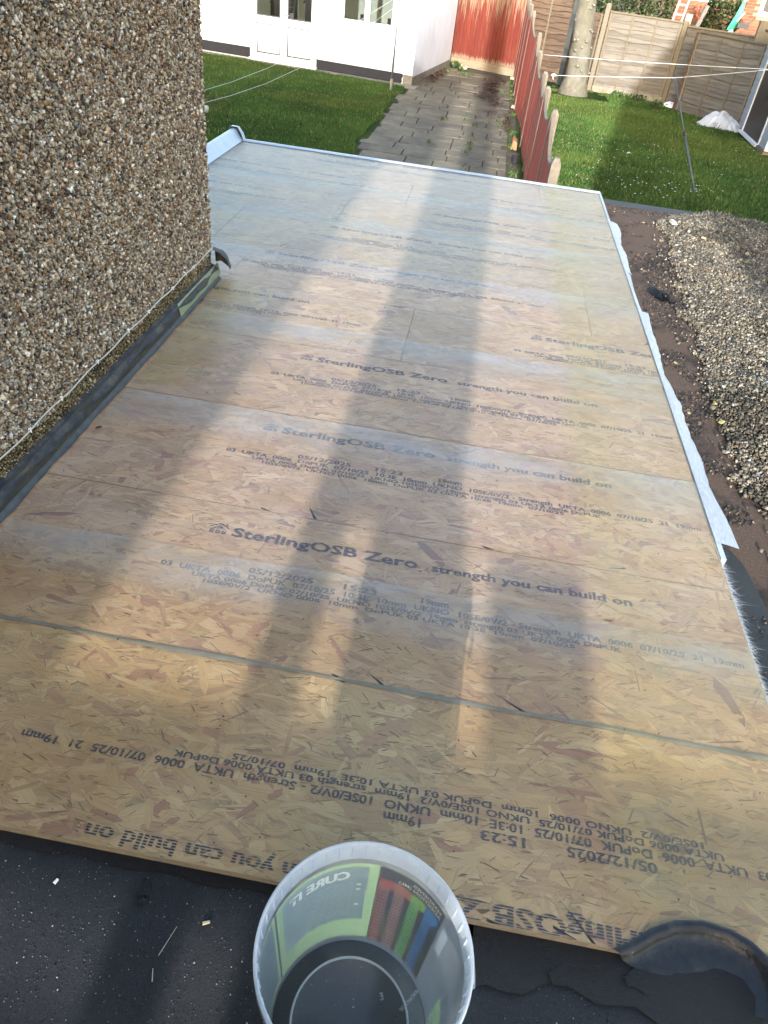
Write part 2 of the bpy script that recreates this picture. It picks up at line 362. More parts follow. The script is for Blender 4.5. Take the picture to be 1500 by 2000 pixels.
# ------------------------------------------------------------------ scatter helpers
_t = (1 + 5 ** 0.5) / 2
ICO = np.array([(-1, _t, 0), (1, _t, 0), (-1, -_t, 0), (1, -_t, 0), (0, -1, _t), (0, 1, _t), (0, -1, -_t), (0, 1, -_t), (_t, 0, -1), (_t, 0, 1), (-_t, 0, -1), (-_t, 0, 1)], float)
ICO /= np.linalg.norm(ICO[0])
ICF = np.array([(0, 11, 5), (0, 5, 1), (0, 1, 7), (0, 7, 10), (0, 10, 11), (1, 5, 9), (5, 11, 4), (11, 10, 2), (10, 7, 6), (7, 1, 8), (3, 9, 4), (3, 4, 2), (3, 2, 6), (3, 6, 8), (3, 8, 9), (4, 9, 5), (2, 4, 11), (6, 2, 10), (8, 6, 7), (9, 8, 1)])
def rand_rot(n):
    q = rng.normal(size=(n, 4)); q /= np.linalg.norm(q, axis=1)[:, None]; w, x, y, z = q.T
    return np.stack([np.stack([1 - 2 * (y * y + z * z), 2 * (x * y - z * w), 2 * (x * z + y * w)], -1),
                     np.stack([2 * (x * y + z * w), 1 - 2 * (x * x + z * z), 2 * (y * z - x * w)], -1),
                     np.stack([2 * (x * z - y * w), 2 * (y * z + x * w), 1 - 2 * (x * x + y * y)], -1)], 1)
OCT = np.array([(1, 0, 0), (-1, 0, 0), (0, 1, 0), (0, -1, 0), (0, 0, 1), (0, 0, -1)], float)
OCF = np.array([(0, 2, 4), (2, 1, 4), (1, 3, 4), (3, 0, 4), (2, 0, 5), (1, 2, 5), (3, 1, 5), (0, 3, 5)])
def chips(name, P, size, col, mat, parent=None):
    P = np.asarray(P, float); n = len(P)
    L = OCT[None] * (1 + 0.30 * rng.uniform(-1, 1, (n, 6, 1))) + 0.22 * rng.normal(size=(n, 6, 3)); L *= (size[:, None] * (1 + 0.35 * rng.uniform(-1, 1, (n, 3))))[:, None, :]
    V = np.einsum('nij,nkj->nki', rand_rot(n), L) + P[:, None, :]
    return fast(name, V.reshape(-1, 3), (OCF[None] + 6 * np.arange(n)[:, None, None]).reshape(-1, 3), mat, col=np.repeat(col, 6, 0), parent=parent)
def stones(name, P, size, col, mat, parent=None, elong=0.35, smooth=False):
    P = np.asarray(P, float); n = len(P)
    sc = size[:, None] * (1 + elong * rng.uniform(-1, 1, (n, 3)))
    L = ICO[None] * (1 + 0.22 * rng.uniform(-1, 1, (n, 12, 1))) * sc[:, None, :]
    V = np.einsum('nij,nkj->nki', rand_rot(n), L) + P[:, None, :]
    F = (ICF[None] + 12 * np.arange(n)[:, None, None]).reshape(-1, 3)
    return fast(name, V.reshape(-1, 3), F, mat, col=np.repeat(col, 12, 0), parent=parent, smooth=smooth)
def palette(n, cols, w, jit=0.18):
    cols = np.array(cols); w = np.array(w, float); k = rng.choice(len(cols), n, p=w / w.sum())
    return np.clip(cols[k] * (1 + jit * rng.normal(size=(n, 1))), 0.004, 0.9)
def vnoise(x, y, f, seed=0):
    """cheap smooth value noise"""
    r = np.random.default_rng(seed).uniform(-1, 1, (64, 64)); x = np.asarray(x, float) * f; y = np.asarray(y, float) * f
    i = np.floor(x).astype(int); j = np.floor(y).astype(int); u = x - i; v = y - j; u = u * u * (3 - 2 * u); v = v * v * (3 - 2 * v)
    g = lambda a, b: r[a % 64, b % 64]
    return (g(i, j) * (1 - u) + g(i + 1, j) * u) * (1 - v) + (g(i, j + 1) * (1 - u) + g(i + 1, j + 1) * u) * v
def blades(name, XY, h, col, mat, parent=None, z=G, lean=0.5, w=0.006):
    n = len(XY); a = rng.uniform(0, 2 * np.pi, n); b = rng.uniform(0, 2 * np.pi, n); ww = w * rng.uniform(0.7, 1.5, n)
    base = np.column_stack([XY, np.full(n, z)]); d = np.column_stack([np.cos(a), np.sin(a), np.zeros(n)]) * ww[:, None]
    tip = base + np.column_stack([np.cos(b) * lean * h * rng.uniform(0, 1, n), np.sin(b) * lean * h * rng.uniform(0, 1, n), h])
    V = np.stack([base - d, base + d, tip], 1).reshape(-1, 3)
    return fast(name, V, np.arange(3 * n).reshape(-1, 3), mat, col=np.repeat(col, 3, 0), parent=parent)

# ================================================================== GROUND
g = MB(); g.box(-400, 400, -400, 400, G - 0.6, G - 0.03); tag(g.build('ground', M['soil']), kind='structure')

# lawns: base sheets and blades
def sheet(name, pts, z, mat, kind='structure'):
    s = MB(); s.poly([(x, y, z) for x, y in pts]); return tag(s.build(name, mat), kind=kind)
P_LE = lambda y: -2.09 + 0.05 * np.sin(y * 1.7) + 0.03 * np.sin(y * 4.1)
sheet('lawn', [(-14, 6.95), (-2.0, 6.95), (-2.0, 19.55), (-14, 21.3)], G - 0.006, M['lawn'])
sheet('lawn', [(0.66, 6.9), (5.9, 6.9), (5.9, 20.3), (4.7, 22.0), (2.7, 23.7), (0.55, 24.2)], G - 0.006, M['lawn'])
def lawn_blades(name, x0, x1, y0, y1, n, inside, dens=None):
    P = np.column_stack([rng.uniform(x0, x1, n), rng.uniform(y0, y1, n)]); P = P[inside(P[:, 0], P[:, 1])]
    q = vnoise(P[:, 0], P[:, 1], 1.1, 3) * 0.6 + vnoise(P[:, 0], P[:, 1], 4.0, 4) * 0.4
    h = (0.042 + 0.022 * q) * rng.uniform(0.6, 1.4, len(P)); h = np.clip(h, 0.012, 0.11)
    t = np.clip(0.5 + 0.5 * q + rng.normal(0, 0.22, len(P)), 0, 1)[:, None]
    col = (1 - t) * np.array([0.022, 0.058, 0.012]) + t * np.array([0.066, 0.122, 0.026])
    patch_ = vnoise(P[:, 0], P[:, 1], 0.55, 40) > 0.35; col[patch_] = col[patch_] * 0.8 + np.array([0.020, 0.020, 0.004])
    dry = rng.random(len(P)) < 0.05; col[dry] = np.array([0.20, 0.18, 0.07])
    return tag(blades(name, P, h, col, M['grass'], w=0.009), kind='stuff')
lawn_blades('lawn_grass', -9.5, -2.0, 10.5, 21, 190000, lambda x, y: (x < P_LE(y) - 0.03 * rng.random(len(x))) & (y < 19.62 - 0.137 * (x + 2.0) + 0.06) & (x > -1.95 - (y - 6) * 0.62))
def in_right(x, y):
    bare = vnoise(x, y, 0.9, 12) + vnoise(x, y, 3.1, 13) * 0.6
    return (x > 0.70) & (y < 23.75 - 0.31 * (x - 2.6)) & ((x < 4.6) | (y < 21.9 - 1.07 * (x - 4.7))) & (x < 5.75) & ~((y > 21.6) & (bare > 0.15) & (x < 3.0)) & ~((y < 8.2) & (bare > 0.5))
lawn_blades('lawn_grass', 0.7, 5.8, 6.6, 23.8, 190000, in_right)
# daisies in the right lawn
def daisies():
    pts = []
    for px, py, k, sx, sy in ((1330, 375, 34, 55, 10), (1250, 330, 14, 40, 22), (1190, 300, 9, 25, 20), (1400, 330, 8, 50, 30), (1230, 360, 10, 40, 8), (1290, 290, 8, 60, 25), (1150, 350, 3, 15, 10)):
        for _ in range(k):
            p = at(px + random.gauss(0, sx), py + random.gauss(0, sy))
            if p[0] > 0.9 and p[1] > 6.8: pts.append(p)
    s = MB()
    for p in pts:
        r = random.uniform(0.009, 0.016); z = G + random.uniform(0.035, 0.055); c = s.vert((p[0], p[1], z + 0.004))
        ring = [s.vert((p[0] + r * math.cos(a), p[1] + r * math.sin(a), z)) for a in [k * math.pi / 4 for k in range(8)]]
        for k in range(8): s.face((c, ring[k], ring[(k + 1) % 8]))
    return tag(s.build('daisies', M['white_pvc']), kind='stuff')
daisies()

# garden path of slabs
path = MB(); path.box(-2.12, 0.62, 6.6, 25.0, G - 0.2, G - 0.035); path_o = tag(path.build('path', M['path_bed']), kind='structure')
y = 11.0; r_ = 0
while y < 24.6:
    d = random.choice((0.45, 0.45, 0.60, 0.30)); x = -2.06 + random.choice((0, 0, 0.1, -0.05))
    while x < 0.35:
        w = random.choice((0.60, 0.60, 0.45, 0.90, 0.75)); x1 = min(x + w, 0.44)
        if x1 - x > 0.12 and y < 23.1 + 0.0 - 0.35 * (x):
            s = MB(); z = G - 0.010 + random.uniform(0, 0.008); tl = [random.uniform(-0.004, 0.004) for _ in range(4)]; j = 0.0055
            a, b, c_, e = x + j, x1 - j, y + j, y + d - j; bv = 0.006
            s.hexa([(a, c_, G - 0.06), (b, c_, G - 0.06), (b, e, G - 0.06), (a, e, G - 0.06), (a + bv, c_ + bv, z + tl[0]), (b - bv, c_ + bv, z + tl[1]), (b - bv, e - bv, z + tl[2]), (a + bv, e - bv, z + tl[3])])
            s.build('paving_slab', M['slab'], path_o)
        x = x1
    y += d; r_ += 1
# weeds in the joints
n = 2600; P = []
for _ in range(42):
    cx, cy = random.choice(((0.52, random.uniform(11.5, 23.5)), (0.45, random.uniform(11.5, 23.5)), (random.uniform(-1.2, 0.3), random.uniform(11.5, 22)), (-0.25 + random.uniform(-.05, .05), random.uniform(11.5, 17)), (random.uniform(-1.4, -0.3), 23.2)))
    k = random.randint(5, 22); P += [(cx + random.gauss(0, 0.035), cy + random.gauss(0, 0.09)) for _ in range(k)]
P = np.array(P); tag(blades('path_weeds', P, rng.uniform(0.02, 0.065, len(P)), palette(len(P), [(0.055, 0.11, 0.022), (0.035, 0.075, 0.018), (0.12, 0.12, 0.035)], [5, 3, 2]), M['grass'], w=0.013, lean=1.0), kind='stuff')
# brown leaf litter on the path
def litter(name, spots):
    V = []; col = []
    for px, py, sx, sy, k in spots:
        c = at(px, py, G)
        for _ in range(k):
            x, y = c[0] + random.gauss(0, sx), c[1] + random.gauss(0, sy); a = random.uniform(0, 6.28); l = random.uniform(0.02, 0.045); w = l * 0.45
            z = G + 0.008 + random.uniform(0, 0.02); dx, dy = math.cos(a), math.sin(a); t = random.uniform(-0.012, 0.012)
            V += [(x - dx * l, y - dy * l, z), (x + dy * w, y - dx * w, z + t + 0.006), (x + dx * l, y + dy * l, z + t), (x - dy * w, y + dx * w, z + 0.006)]
            col += [random.choice(((0.065, 0.035, 0.026), (0.09, 0.05, 0.035), (0.045, 0.028, 0.024), (0.13, 0.08, 0.05)))] * 4
    return tag(fast(name, V, np.arange(len(V)).reshape(-1, 4), M['leaf'], col=np.array(col)), kind='stuff')
litter('leaf_litter', [(960, 172, 0.10, 0.55, 520), (952, 190, 0.16, 0.35, 320), (975, 158, 0.16, 0.5, 260), (968, 205, 0.10, 0.25, 120), (848, 150, 0.10, 0.6, 420), (862, 140, 0.10, 0.5, 260), (990, 240, 0.04, 0.6, 160), (955, 222, 0.2, 0.4, 40), (885, 205, 0.3, 0.25, 20)])

# ================================================================== HOUSE WALL (pebbledash) ON THE LEFT
WX, WY = -1.258, 3.50
house = thing('pebbledash_house', 'pebbledashed house corner rising at the left of the boarded roof', 'house', (WX, WY, G))
w = MB(); w.box(-5.2, 0, -6.5, 0, 0, 4.6); w.build('wall', M['render_bed'], house)
def wall_pebbles():
    s = 0.0074; ys = np.arange(0.85, WY, s); zs = np.arange(0.058, 1.55, s * 0.87)
    Yg, Zg = np.meshgrid(ys, zs); Yg = Yg + (np.arange(len(zs)) % 2)[:, None] * s / 2
    Yg = Yg.ravel() + rng.normal(0, s * 0.33, Yg.size); Zg = Zg.ravel() + rng.normal(0, s * 0.33, Zg.size)
    k = (Yg < WY + 0.003) & ((Yg > 1.3) | (rng.random(len(Yg)) < 0.6)); Yg, Zg = Yg[k], Zg[k]; n = len(Yg)
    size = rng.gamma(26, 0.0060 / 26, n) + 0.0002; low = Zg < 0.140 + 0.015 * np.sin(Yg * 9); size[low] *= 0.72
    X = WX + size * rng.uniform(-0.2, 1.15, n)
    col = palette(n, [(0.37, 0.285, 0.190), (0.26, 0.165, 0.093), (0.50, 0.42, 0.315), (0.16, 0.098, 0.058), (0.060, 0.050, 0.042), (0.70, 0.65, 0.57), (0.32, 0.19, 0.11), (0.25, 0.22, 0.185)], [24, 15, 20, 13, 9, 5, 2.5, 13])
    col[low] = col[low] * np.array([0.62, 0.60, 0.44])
    # the return face round the corner
    m = 7000; Yr = WY + 0.004 * rng.random(m); Xr = WX - rng.uniform(0, 0.35, m); Zr = rng.uniform(0.07, 1.5, m)
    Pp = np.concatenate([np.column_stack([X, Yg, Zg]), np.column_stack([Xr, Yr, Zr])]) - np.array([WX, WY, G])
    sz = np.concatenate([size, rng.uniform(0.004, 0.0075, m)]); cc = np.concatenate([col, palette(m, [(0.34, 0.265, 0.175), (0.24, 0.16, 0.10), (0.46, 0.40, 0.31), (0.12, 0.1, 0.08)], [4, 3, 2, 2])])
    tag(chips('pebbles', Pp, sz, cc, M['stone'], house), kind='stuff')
wall_pebbles()
def flashing():
    ys = np.linspace(-0.6, WY + 0.005, 90); P = []
    for yv in ys:
        wv = 0.5 * math.sin(yv * 11.3) + 0.35 * math.sin(yv * 23.7 + 1) + 0.3 * math.sin(yv * 5.1)
        lift = 0.010 * wv; out = 0.009 * math.sin(yv * 14.0 + 0.7) + 0.006 * math.sin(yv * 29)
        P.append([(WX - 0.004, yv, 0.078), (WX + 0.010, yv, 0.075 + 0.2 * lift), (WX + 0.027 + 0.4 * out, yv, 0.066 + 0.4 * lift), (WX + 0.042 + 0.7 * out, yv, 0.050 + lift), (WX + 0.0395 + 0.7 * out, yv, 0.047 + lift), (WX + 0.022, yv, 0.062)])
    s = MB(); s.grid([[(a - WX, b - WY, c - G) for a, b, c in r] for r in P])
    # the tongue of lead dressed round the corner
    T = []
    for i in range(7):
        a = i / 6; ang = R(-5 + 105 * a); r0 = 0.004
        row = []
        for j, (rr, z) in enumerate(((0.0, 0.150), (0.045, 0.140), (0.085, 0.112 - 0.01 * math.sin(a * 6)), (0.100, 0.062 - 0.022 * a + 0.012 * math.sin(a * 9)))):
            row.append((r0 + rr * math.cos(ang), 0.0 + rr * math.sin(ang) + 0.02 * a, z - G))
        T.append(row)
    s.grid(T); s.build('lead_flashing', M['lead'], house, smooth=True)
    U = [[(WX + 0.024, yv, 0.074), (WX + 0.029 + 0.002 * math.sin(yv * 31), yv, 0.050), (WX + 0.034, yv, 0.016)] for yv in np.linspace(-0.6, 2.98, 60)]
    u = MB(); u.grid([[(a - WX, b - WY, c - G) for a, b, c in r] for r in U]); u.build('upstand', M['upstand'], house, smooth=True)
    U = [[(WX + 0.024, yv, 0.074), (WX + 0.031, yv, 0.050), (WX + 0.037, yv, 0.016)] for yv in np.linspace(2.98, WY + 0.04, 14)]
    u = MB(); u.grid([[(a - WX, b - WY, c - G) for a, b, c in r] for r in U]); u.build('upstand', M['upstand_green'], house, smooth=True)
    Fp = []
    for yv in np.linspace(-0.6, WY + 0.02, 70):
        k = 0.0012 * math.sin(yv * 17) + 0.001 * math.sin(yv * 41)
        Fp.append([(WX + 0.0345, yv, 0.018 + k), (WX + 0.038, yv, 0.010), (WX + 0.044 + k, yv, 0.0048), (WX + 0.050 + 2 * k, yv, 0.0034)])
    f = MB(); f.grid([[(a - WX, b - WY, c - G) for a, b, c in r] for r in Fp]); f.build('resin_fillet', M['fillet'], house, smooth=True)
flashing()
# cable clipped to the wall
cab = thing('cable', 'thin white cable clipped along the foot of the pebbledash wall', 'cable', (WX, WY, 0.16))
pts = []
for k in range(46):
    yv = -3.0 * k / 45; sag = 0.006 * math.sin(k * 1.35) ; pts.append((0.0135, yv, -0.004 - 0.030 * (-yv) / 3.0 * 0.5 - 0.012 * math.exp(yv * 6) * 0 + sag * 0.6))
c_ = MB(); c_.tube([(-0.03, 0.012, 0.012), (0.004, 0.008, 0.010)] + pts, 0.0028, 7); c_.build('sheath', M['cable'], cab, smooth=True)
for k in range(1, 12):
    i = 1 + int(k * 3.7); p = pts[min(i, 45)]
    s = MB(); s.tube([(p[0] - 0.006, p[1] - 0.004, p[2]), (p[0] - 0.001, p[1] - 0.004, p[2] + 0.006), (p[0] + 0.004, p[1] - 0.004, p[2] + 0.0045), (p[0] + 0.0055, p[1] - 0.004, p[2]), (p[0] + 0.004, p[1] - 0.004, p[2] - 0.0045)], 0.0022, 5); s.tube([(p[0] - 0.004, p[1], p[2] + 0.006), (p[0] + 0.004, p[1], p[2] + 0.008)], 0.003, 6)
    s.build('cable_clip', M['white_pvc'], cab)

# ================================================================== FLAT ROOF WITH OSB AND GLASS-FIBRE
YF, YB, XR, XL1, XL2 = 0.640, 6.42, 0.985, -1.222, -2.055
roof = thing('boarded_flat_roof', 'flat roof of printed OSB boards freshly skinned with clear glass fibre', 'roof', (0, 0, 0))
s = MB(); s.box(XL1 - 0.03, XR - 0.02, YF + 0.11, WY, G, -0.022); s.box(XL2 - 0.02, XR - 0.02, WY + 0.001, YB - 0.03, G, -0.022); s.build('roof_base', M['house_brick'], roof)
seams = [0.640, 1.15, 1.75, 2.34, 2.93, 3.52, 4.11, 4.70, 5.29, 5.88, 6.42]
starts = [None, -1.215, -1.215, -1.215, -0.20, -1.70, -1.45, -0.85, -0.47, -1.90, -0.90]
starts = starts[1:]
ROWS = [(seams[0], seams[1], -1.215, True)] + [(seams[i], seams[i + 1], starts[i - 1], False) for i in range(1, 10)]
NOTCH = [tuple(at(px, py, 0.0)[:2]) for px, py in ((1215, 1850), (1240, 1851), (1275, 1828), (1320, 1812), (1370, 1812), (1420, 1826), (1462, 1850), (1500, 1886))]
NOTCH[0] = (NOTCH[1][0] - 0.004, YF); NOTCH.append((NOTCH[-1][0] + 0.004, YF))
NX, NY = [p[0] for p in NOTCH], [p[1] for p in NOTCH]
def strands(x0, x1, y0, y1, parent, hue):
    A = (x1 - x0) * (y1 - y0); n = int(A * (3400 if y0 < 1.7 else 2500))
    cx = rng.uniform(x0 - .02, x1 + .02, n); cy = rng.uniform(y0 - .01, y1 + .01, n)
    ang = np.where(rng.random(n) < 0.62, rng.normal(0, 0.38, n), rng.uniform(-1.57, 1.57, n))
    L = rng.gamma(6, 0.076 / 6, n) + 0.02; Wd = rng.gamma(3.0, 0.017 / 3, n) + 0.004; Wd = np.minimum(Wd, L * 0.6)
    sl = rng.random(n) < 0.12; Wd[sl] *= 0.22
    tiny = rng.random(n) < 0.30; L[tiny] = rng.gamma(4, 0.0045, tiny.sum()) + 0.006; Wd[tiny] = rng.uniform(0.0010, 0.0030, tiny.sum()); ang[tiny] = rng.normal(0, 0.45, tiny.sum())
    u = np.array([-.5, -.30, .32, .5, .28, -.34])[None] * L[:, None] * (1 + .12 * rng.normal(size=(n, 6)))
    v = np.array([-.12, -.5, -.45, .10, .5, .46])[None] * Wd[:, None] * (1 + .25 * rng.normal(size=(n, 6)))
    X = np.clip(cx[:, None] + u * np.cos(ang)[:, None] - v * np.sin(ang)[:, None], x0 + .001, x1 - .001)
    Y = np.clip(cy[:, None] + u * np.sin(ang)[:, None] + v * np.cos(ang)[:, None], y0 + .001, y1 - .001)
    if y0 < 0.7:
        k = ~((X > NX[0]) & (X < NX[-1]) & (Y < np.interp(X, NX, NY) + 0.001)).any(1)
        X, Y, u, v, sl = X[k], Y[k], u[k], v[k], sl[k]; n = len(X)
    if y0 < 0.7: tiny = tiny[k]
    Z = np.repeat(np.where(tiny, rng.uniform(-0.0002, 0.0001, n), rng.uniform(-0.0009, -0.0001, n))[:, None], 6, 1)
    base = palette(n, [(0.400, 0.280, 0.135), (0.365, 0.250, 0.115), (0.435, 0.320, 0.170), (0.345, 0.228, 0.112), (0.325, 0.200, 0.105), (0.285, 0.155, 0.088), (0.20, 0.125, 0.07)], [34, 30, 18, 12, 7, 3.2, 0.7], 0.045)
    base[sl] *= rng.choice([0.5, 0.75, 1.0], sl.sum(), p=[.18, .32, .5])[:, None]
    mean = np.array([0.372, 0.252, 0.128]); base = np.array([0.362, 0.247, 0.154]) + (base - mean) * 0.85
    base[tiny] *= rng.uniform(0.32, 0.85, tiny.sum())[:, None]
    base *= hue
    uv = np.stack([u + rng.uniform(0, 50, n)[:, None], v + rng.uniform(0, 50, n)[:, None]], -1).reshape(-1, 2)
    o = fast('wood_strands', np.stack([X, Y, Z], -1).reshape(-1, 3), np.arange(6 * n).reshape(-1, 6), M['strand'], col=np.repeat(base, 6, 0), uv=uv, parent=parent)
    return tag(o, kind='stuff')
# ---- lettering
import bmesh
def text_bm(bm, txt, x, y, width, cap, bold=0.0, flat=True):
    cu = bpy.data.curves.new('lettering', 'FONT'); cu.body = txt; cu.size = 1.0; cu.offset = min(bold, 0.012); cu.resolution_u = 2
    o = bpy.data.objects.new('lettering', cu); C.objects.link(o); dg = bpy.context.evaluated_depsgraph_get(); dg.update()
    me = bpy.data.meshes.new_from_object(o.evaluated_get(dg)); bpy.data.objects.remove(o); bpy.data.curves.remove(cu)
    co = np.array([v.co[:] for v in me.vertices]); x0, x1 = co[:, 0].min(), co[:, 0].max()
    sx = width / (x1 - x0); sy = cap / 0.70
    for v in me.vertices: v.co = ((v.co.x - x0) * sx + x, v.co.y * sy + y, 0)
    bm.from_mesh(me)
    if bold > 0.015:      # struck twice, slightly out of register, like the roller print on the boards
        for d in ((0.05, 0.03), (0.05, -0.05)):
            for v in me.vertices: v.co += Vector((cap * d[0], cap * d[1], 0.00002))
            bm.from_mesh(me)
    bpy.data.meshes.remove(me)
def bm_poly(bm, pts): bm.faces.new([bm.verts.new((p[0], p[1], 0)) for p in pts])
def print_title():
    bm = bmesh.new()
    # house-shaped emblem with a row of windows
    bm_poly(bm, [(-0.002, 0.030), (0.030, 0.052), (0.062, 0.030), (0.056, 0.030), (0.030, 0.044), (0.004, 0.030)])
    bm_poly(bm, [(0.006, 0.022), (0.030, 0.040), (0.054, 0.022)]); bm_poly(bm, [(0.046, 0.036), (0.052, 0.032), (0.052, 0.050), (0.046, 0.050)])
    for a in (0.004, 0.0225, 0.041): bm_poly(bm, [(a, 0.0), (a + 0.015, 0.0), (a + 0.015, 0.019), (a, 0.019)])
    text_bm(bm, 'SterlingOSB Zero', 0.073, 0.0, 0.572, 0.040, 0.034)
    text_bm(bm, 'strength you can build on', 0.690, 0.0, 0.600, 0.032, 0.030)
    return bm
def print_small():
    bm = bmesh.new()
    text_bm(bm, '03  UKTA  0006  DoPUK  07/10/25  10:3E  10mm  UKNO  10SE/0V/2 - Strength  UKTA  0006  07/10/25  21  19mm', 0.0, 0.0, 1.66, 0.020, 0.022)
    text_bm(bm, '05/12/2025', 0.25, 0.028, 0.19, 0.022, 0.022); text_bm(bm, '15:23', 0.53, 0.028, 0.095, 0.022, 0.022); text_bm(bm, '19mm', 0.755, 0.028, 0.08, 0.022, 0.022)
    text_bm(bm, 'UKTA 0006 DoPUK 07/10/25  UKNO 10SE/0V/2  19mm  strength 03 UKTA 0006 DoPUK', 0.10, -0.022, 1.22, 0.016, 0.026)
    text_bm(bm, '10SE/0V/2  UKNO 0006  10mm  DoPUK 03 UKTA 10:3E  19mm  07/10/25', 0.14, -0.040, 1.05, 0.015, 0.026)
    return bm
BM_T, BM_S = print_title(), print_small()
def lay_print(src, x, y, flip, clip, parent, mat, z=0.0005):
    bm = src.copy(); a = math.pi if flip else 0.0
    bm.transform(Matrix.Translation((x, y, 0)) @ Matrix.Rotation(a, 4, 'Z'))
    for co, no in (((clip[0], 0, 0), (-1, 0, 0)), ((clip[1], 0, 0), (1, 0, 0)), ((0, clip[2], 0), (0, -1, 0)), ((0, clip[3], 0), (0, 1, 0))):
        bmesh.ops.bisect_plane(bm, geom=bm.verts[:] + bm.edges[:] + bm.faces[:], plane_co=co, plane_no=no, clear_outer=True)
    if flip:
        bmesh.ops.delete(bm, geom=[f for f in bm.faces if NX[0] - .004 < f.calc_center_median().x < NX[-1] and f.calc_center_median().y < np.interp(f.calc_center_median().x, NX, NY) + 0.006], context='FACES')
    if not bm.faces: bm.free(); return
    me = bpy.data.meshes.new('printed_lettering'); bm.to_mesh(me); bm.free(); me.materials.append(mat)
    o = bpy.data.objects.new('printed_lettering', me); link(o, parent); o.location.z = z
for i, (y0, y1, st, flip) in enumerate(ROWS):
    left = XL1 if y0 < 3.5 else XL2; ends = [left]
    e = st
    while e > left + 0.02: e -= 2.4
    while e < XR:
        if e > left + 0.02: ends.append(e)
        e += 2.4
    ends = [q for q in ends if q < XR - 0.05] + [XR]
    for x0, x1 in zip(ends, ends[1:]):
        b = MB()
        if y0 < 0.7:
            pl = [(x0 + .0012, y0 + .0015)] + NOTCH + [(x1 - .0012, y0 + .0015), (x1 - .0012, y1 - .0015), (x0 + .0012, y1 - .0015)]
            lo = [b.vert((p[0], p[1], -0.019)) for p in pl]; hi = [b.vert((p[0], p[1], -0.0010)) for p in pl]; m_ = len(pl)
            b.face(hi); b.face(lo[::-1])
            for q in range(m_): b.face((lo[q], lo[(q + 1) % m_], hi[(q + 1) % m_], hi[q]))
        else: b.box(x0 + 0.0012, x1 - 0.0012, y0 + 0.0015, y1 - 0.0015, -0.019, -0.0010)
        bo = b.build('osb_board', M['board'], roof)
        strands(x0 + 0.0012, x1 - 0.0012, y0 + 0.0015, y1 - 0.0015, bo, np.array([1.0, 1.0, 1.0]) * random.uniform(0.94, 1.06) * np.array([1, random.uniform(0.97, 1.02), random.uniform(0.94, 1.06)]))
        clip = (x0 + .003, x1 - .003, y0 + .003, y1 - .003)
        if flip:
            lay_print(BM_T, 0.735, 0.680, True, clip, bo, M['ink_near']); lay_print(BM_S, 0.870, 0.855, True, clip, bo, M['ink_small'])
        else:
            bs = x0 if x0 > left + 0.03 or abs(st - left) < 0.05 else x1 - 2.4 if x1 < XR - 0.01 else st
            if x1 == XR and x0 == left: bs = st
            lay_print(BM_T, bs + 0.588, y0 + 0.455, False, clip, bo, M['ink']); lay_print(BM_S, bs + 0.506, y0 + 0.287, False, clip, bo, M['ink_small'])
# resin-filled joint near the front
s = MB(); yy = seams[1]; s.grid([[(x, yy - 0.006 - 0.003 * math.sin(x * 9), 0.0016), (x, yy, 0.0026), (x, yy + 0.006 + 0.002 * math.sin(x * 13 + 1), 0.0016)] for x in np.linspace(XL1 + 0.02, XR, 60)])
s.build('resin_seam', M['seam'], roof, smooth=True)
# glass-fibre skin: lengths of mat laid across, each lapping the next
E_ = [0.632, 1.515, 2.325, 3.135, 4.03, 4.80, 5.55, 6.43]
def skin(name, x0, x1, y0, y1, z, mat, wob=0.006, nx=40):
    s = MB(); row0 = []; row1 = []
    xs = np.linspace(x0, x1, nx); ph = random.uniform(0, 6)
    s.grid([[(x, y0 + wob * math.sin(x * 7 + ph) + wob * 0.5 * math.sin(x * 23), z), (x, y1 + wob * 0.4 * math.sin(x * 5 + ph), z)] for x in xs])
    return s.build(name, mat, roof)
def fade_strip(name, x0, x1, y0, y1, z, mat, along='x', n=60, prof=(0.0, 0.35, 0.7, 0.95, 1.0)):
    V = []; col = []; m = len(prof); ph = rng.uniform(0, 6, 3)
    for k in range(n):
        t = k / (n - 1)
        for j, p in enumerate(prof):
            q = j / (m - 1); e = (0.02 * math.sin(t * 19 + ph[0]) + 0.012 * math.sin(t * 47 + ph[1])) * (1 - q) + 0.003 * math.sin(t * 23 + ph[2]) * q
            V.append((x0 + (x1 - x0) * t, y0 + (y1 - y0) * q + e, z) if along == 'x' else (x0 + (x1 - x0) * q + e, y0 + (y1 - y0) * t, z))
            col.append((p, p, p))
    F = [(k * m + j, (k + 1) * m + j, (k + 1) * m + j + 1, k * m + j + 1) for k in range(n - 1) for j in range(m - 1)]
    if along != 'x': F = [f[::-1] for f in F]
    return fast(name, V, F, mat, col=np.array(col), parent=roof)
for i in range(7):
    a, b = E_[i], E_[i + 1]; left = XL1 + 0.03 if a < 3.4 else XL2
    xx = left
    if i == 0:
        s = MB(); xs = sorted(set(list(np.linspace(xx, XR + .006, 30)) + NX))
        s.grid([[(x, (np.interp(x, NX, NY) if NX[0] <= x <= NX[-1] else a), 0.0030), (x, b, 0.0030)] for x in xs]); s.build('glassfibre_sheet', M['lam_near'], roof)
    else: skin('glassfibre_sheet', xx, XR + 0.006, a, b, 0.0030, M['lam'], wob=0.002)
    if i: fade_strip('glassfibre_lap', left, XR, a - random.uniform(0.16, 0.24), a, 0.0042, M['lam_lap'])
skin('glassfibre_sheet', XL2, XR, WY + 0.01, 4.03, 0.0030, M['lam']) if False else None
s = MB(); s.box(XL2, XL1 + 0.03, WY + 0.0, 4.02, 0.0020, 0.0030); s.build('glassfibre_sheet', M['lam'], roof)
skin('glassfibre_sheet', XL2, XR, 4.03, 6.43, 0.0052, M['lam_far'])
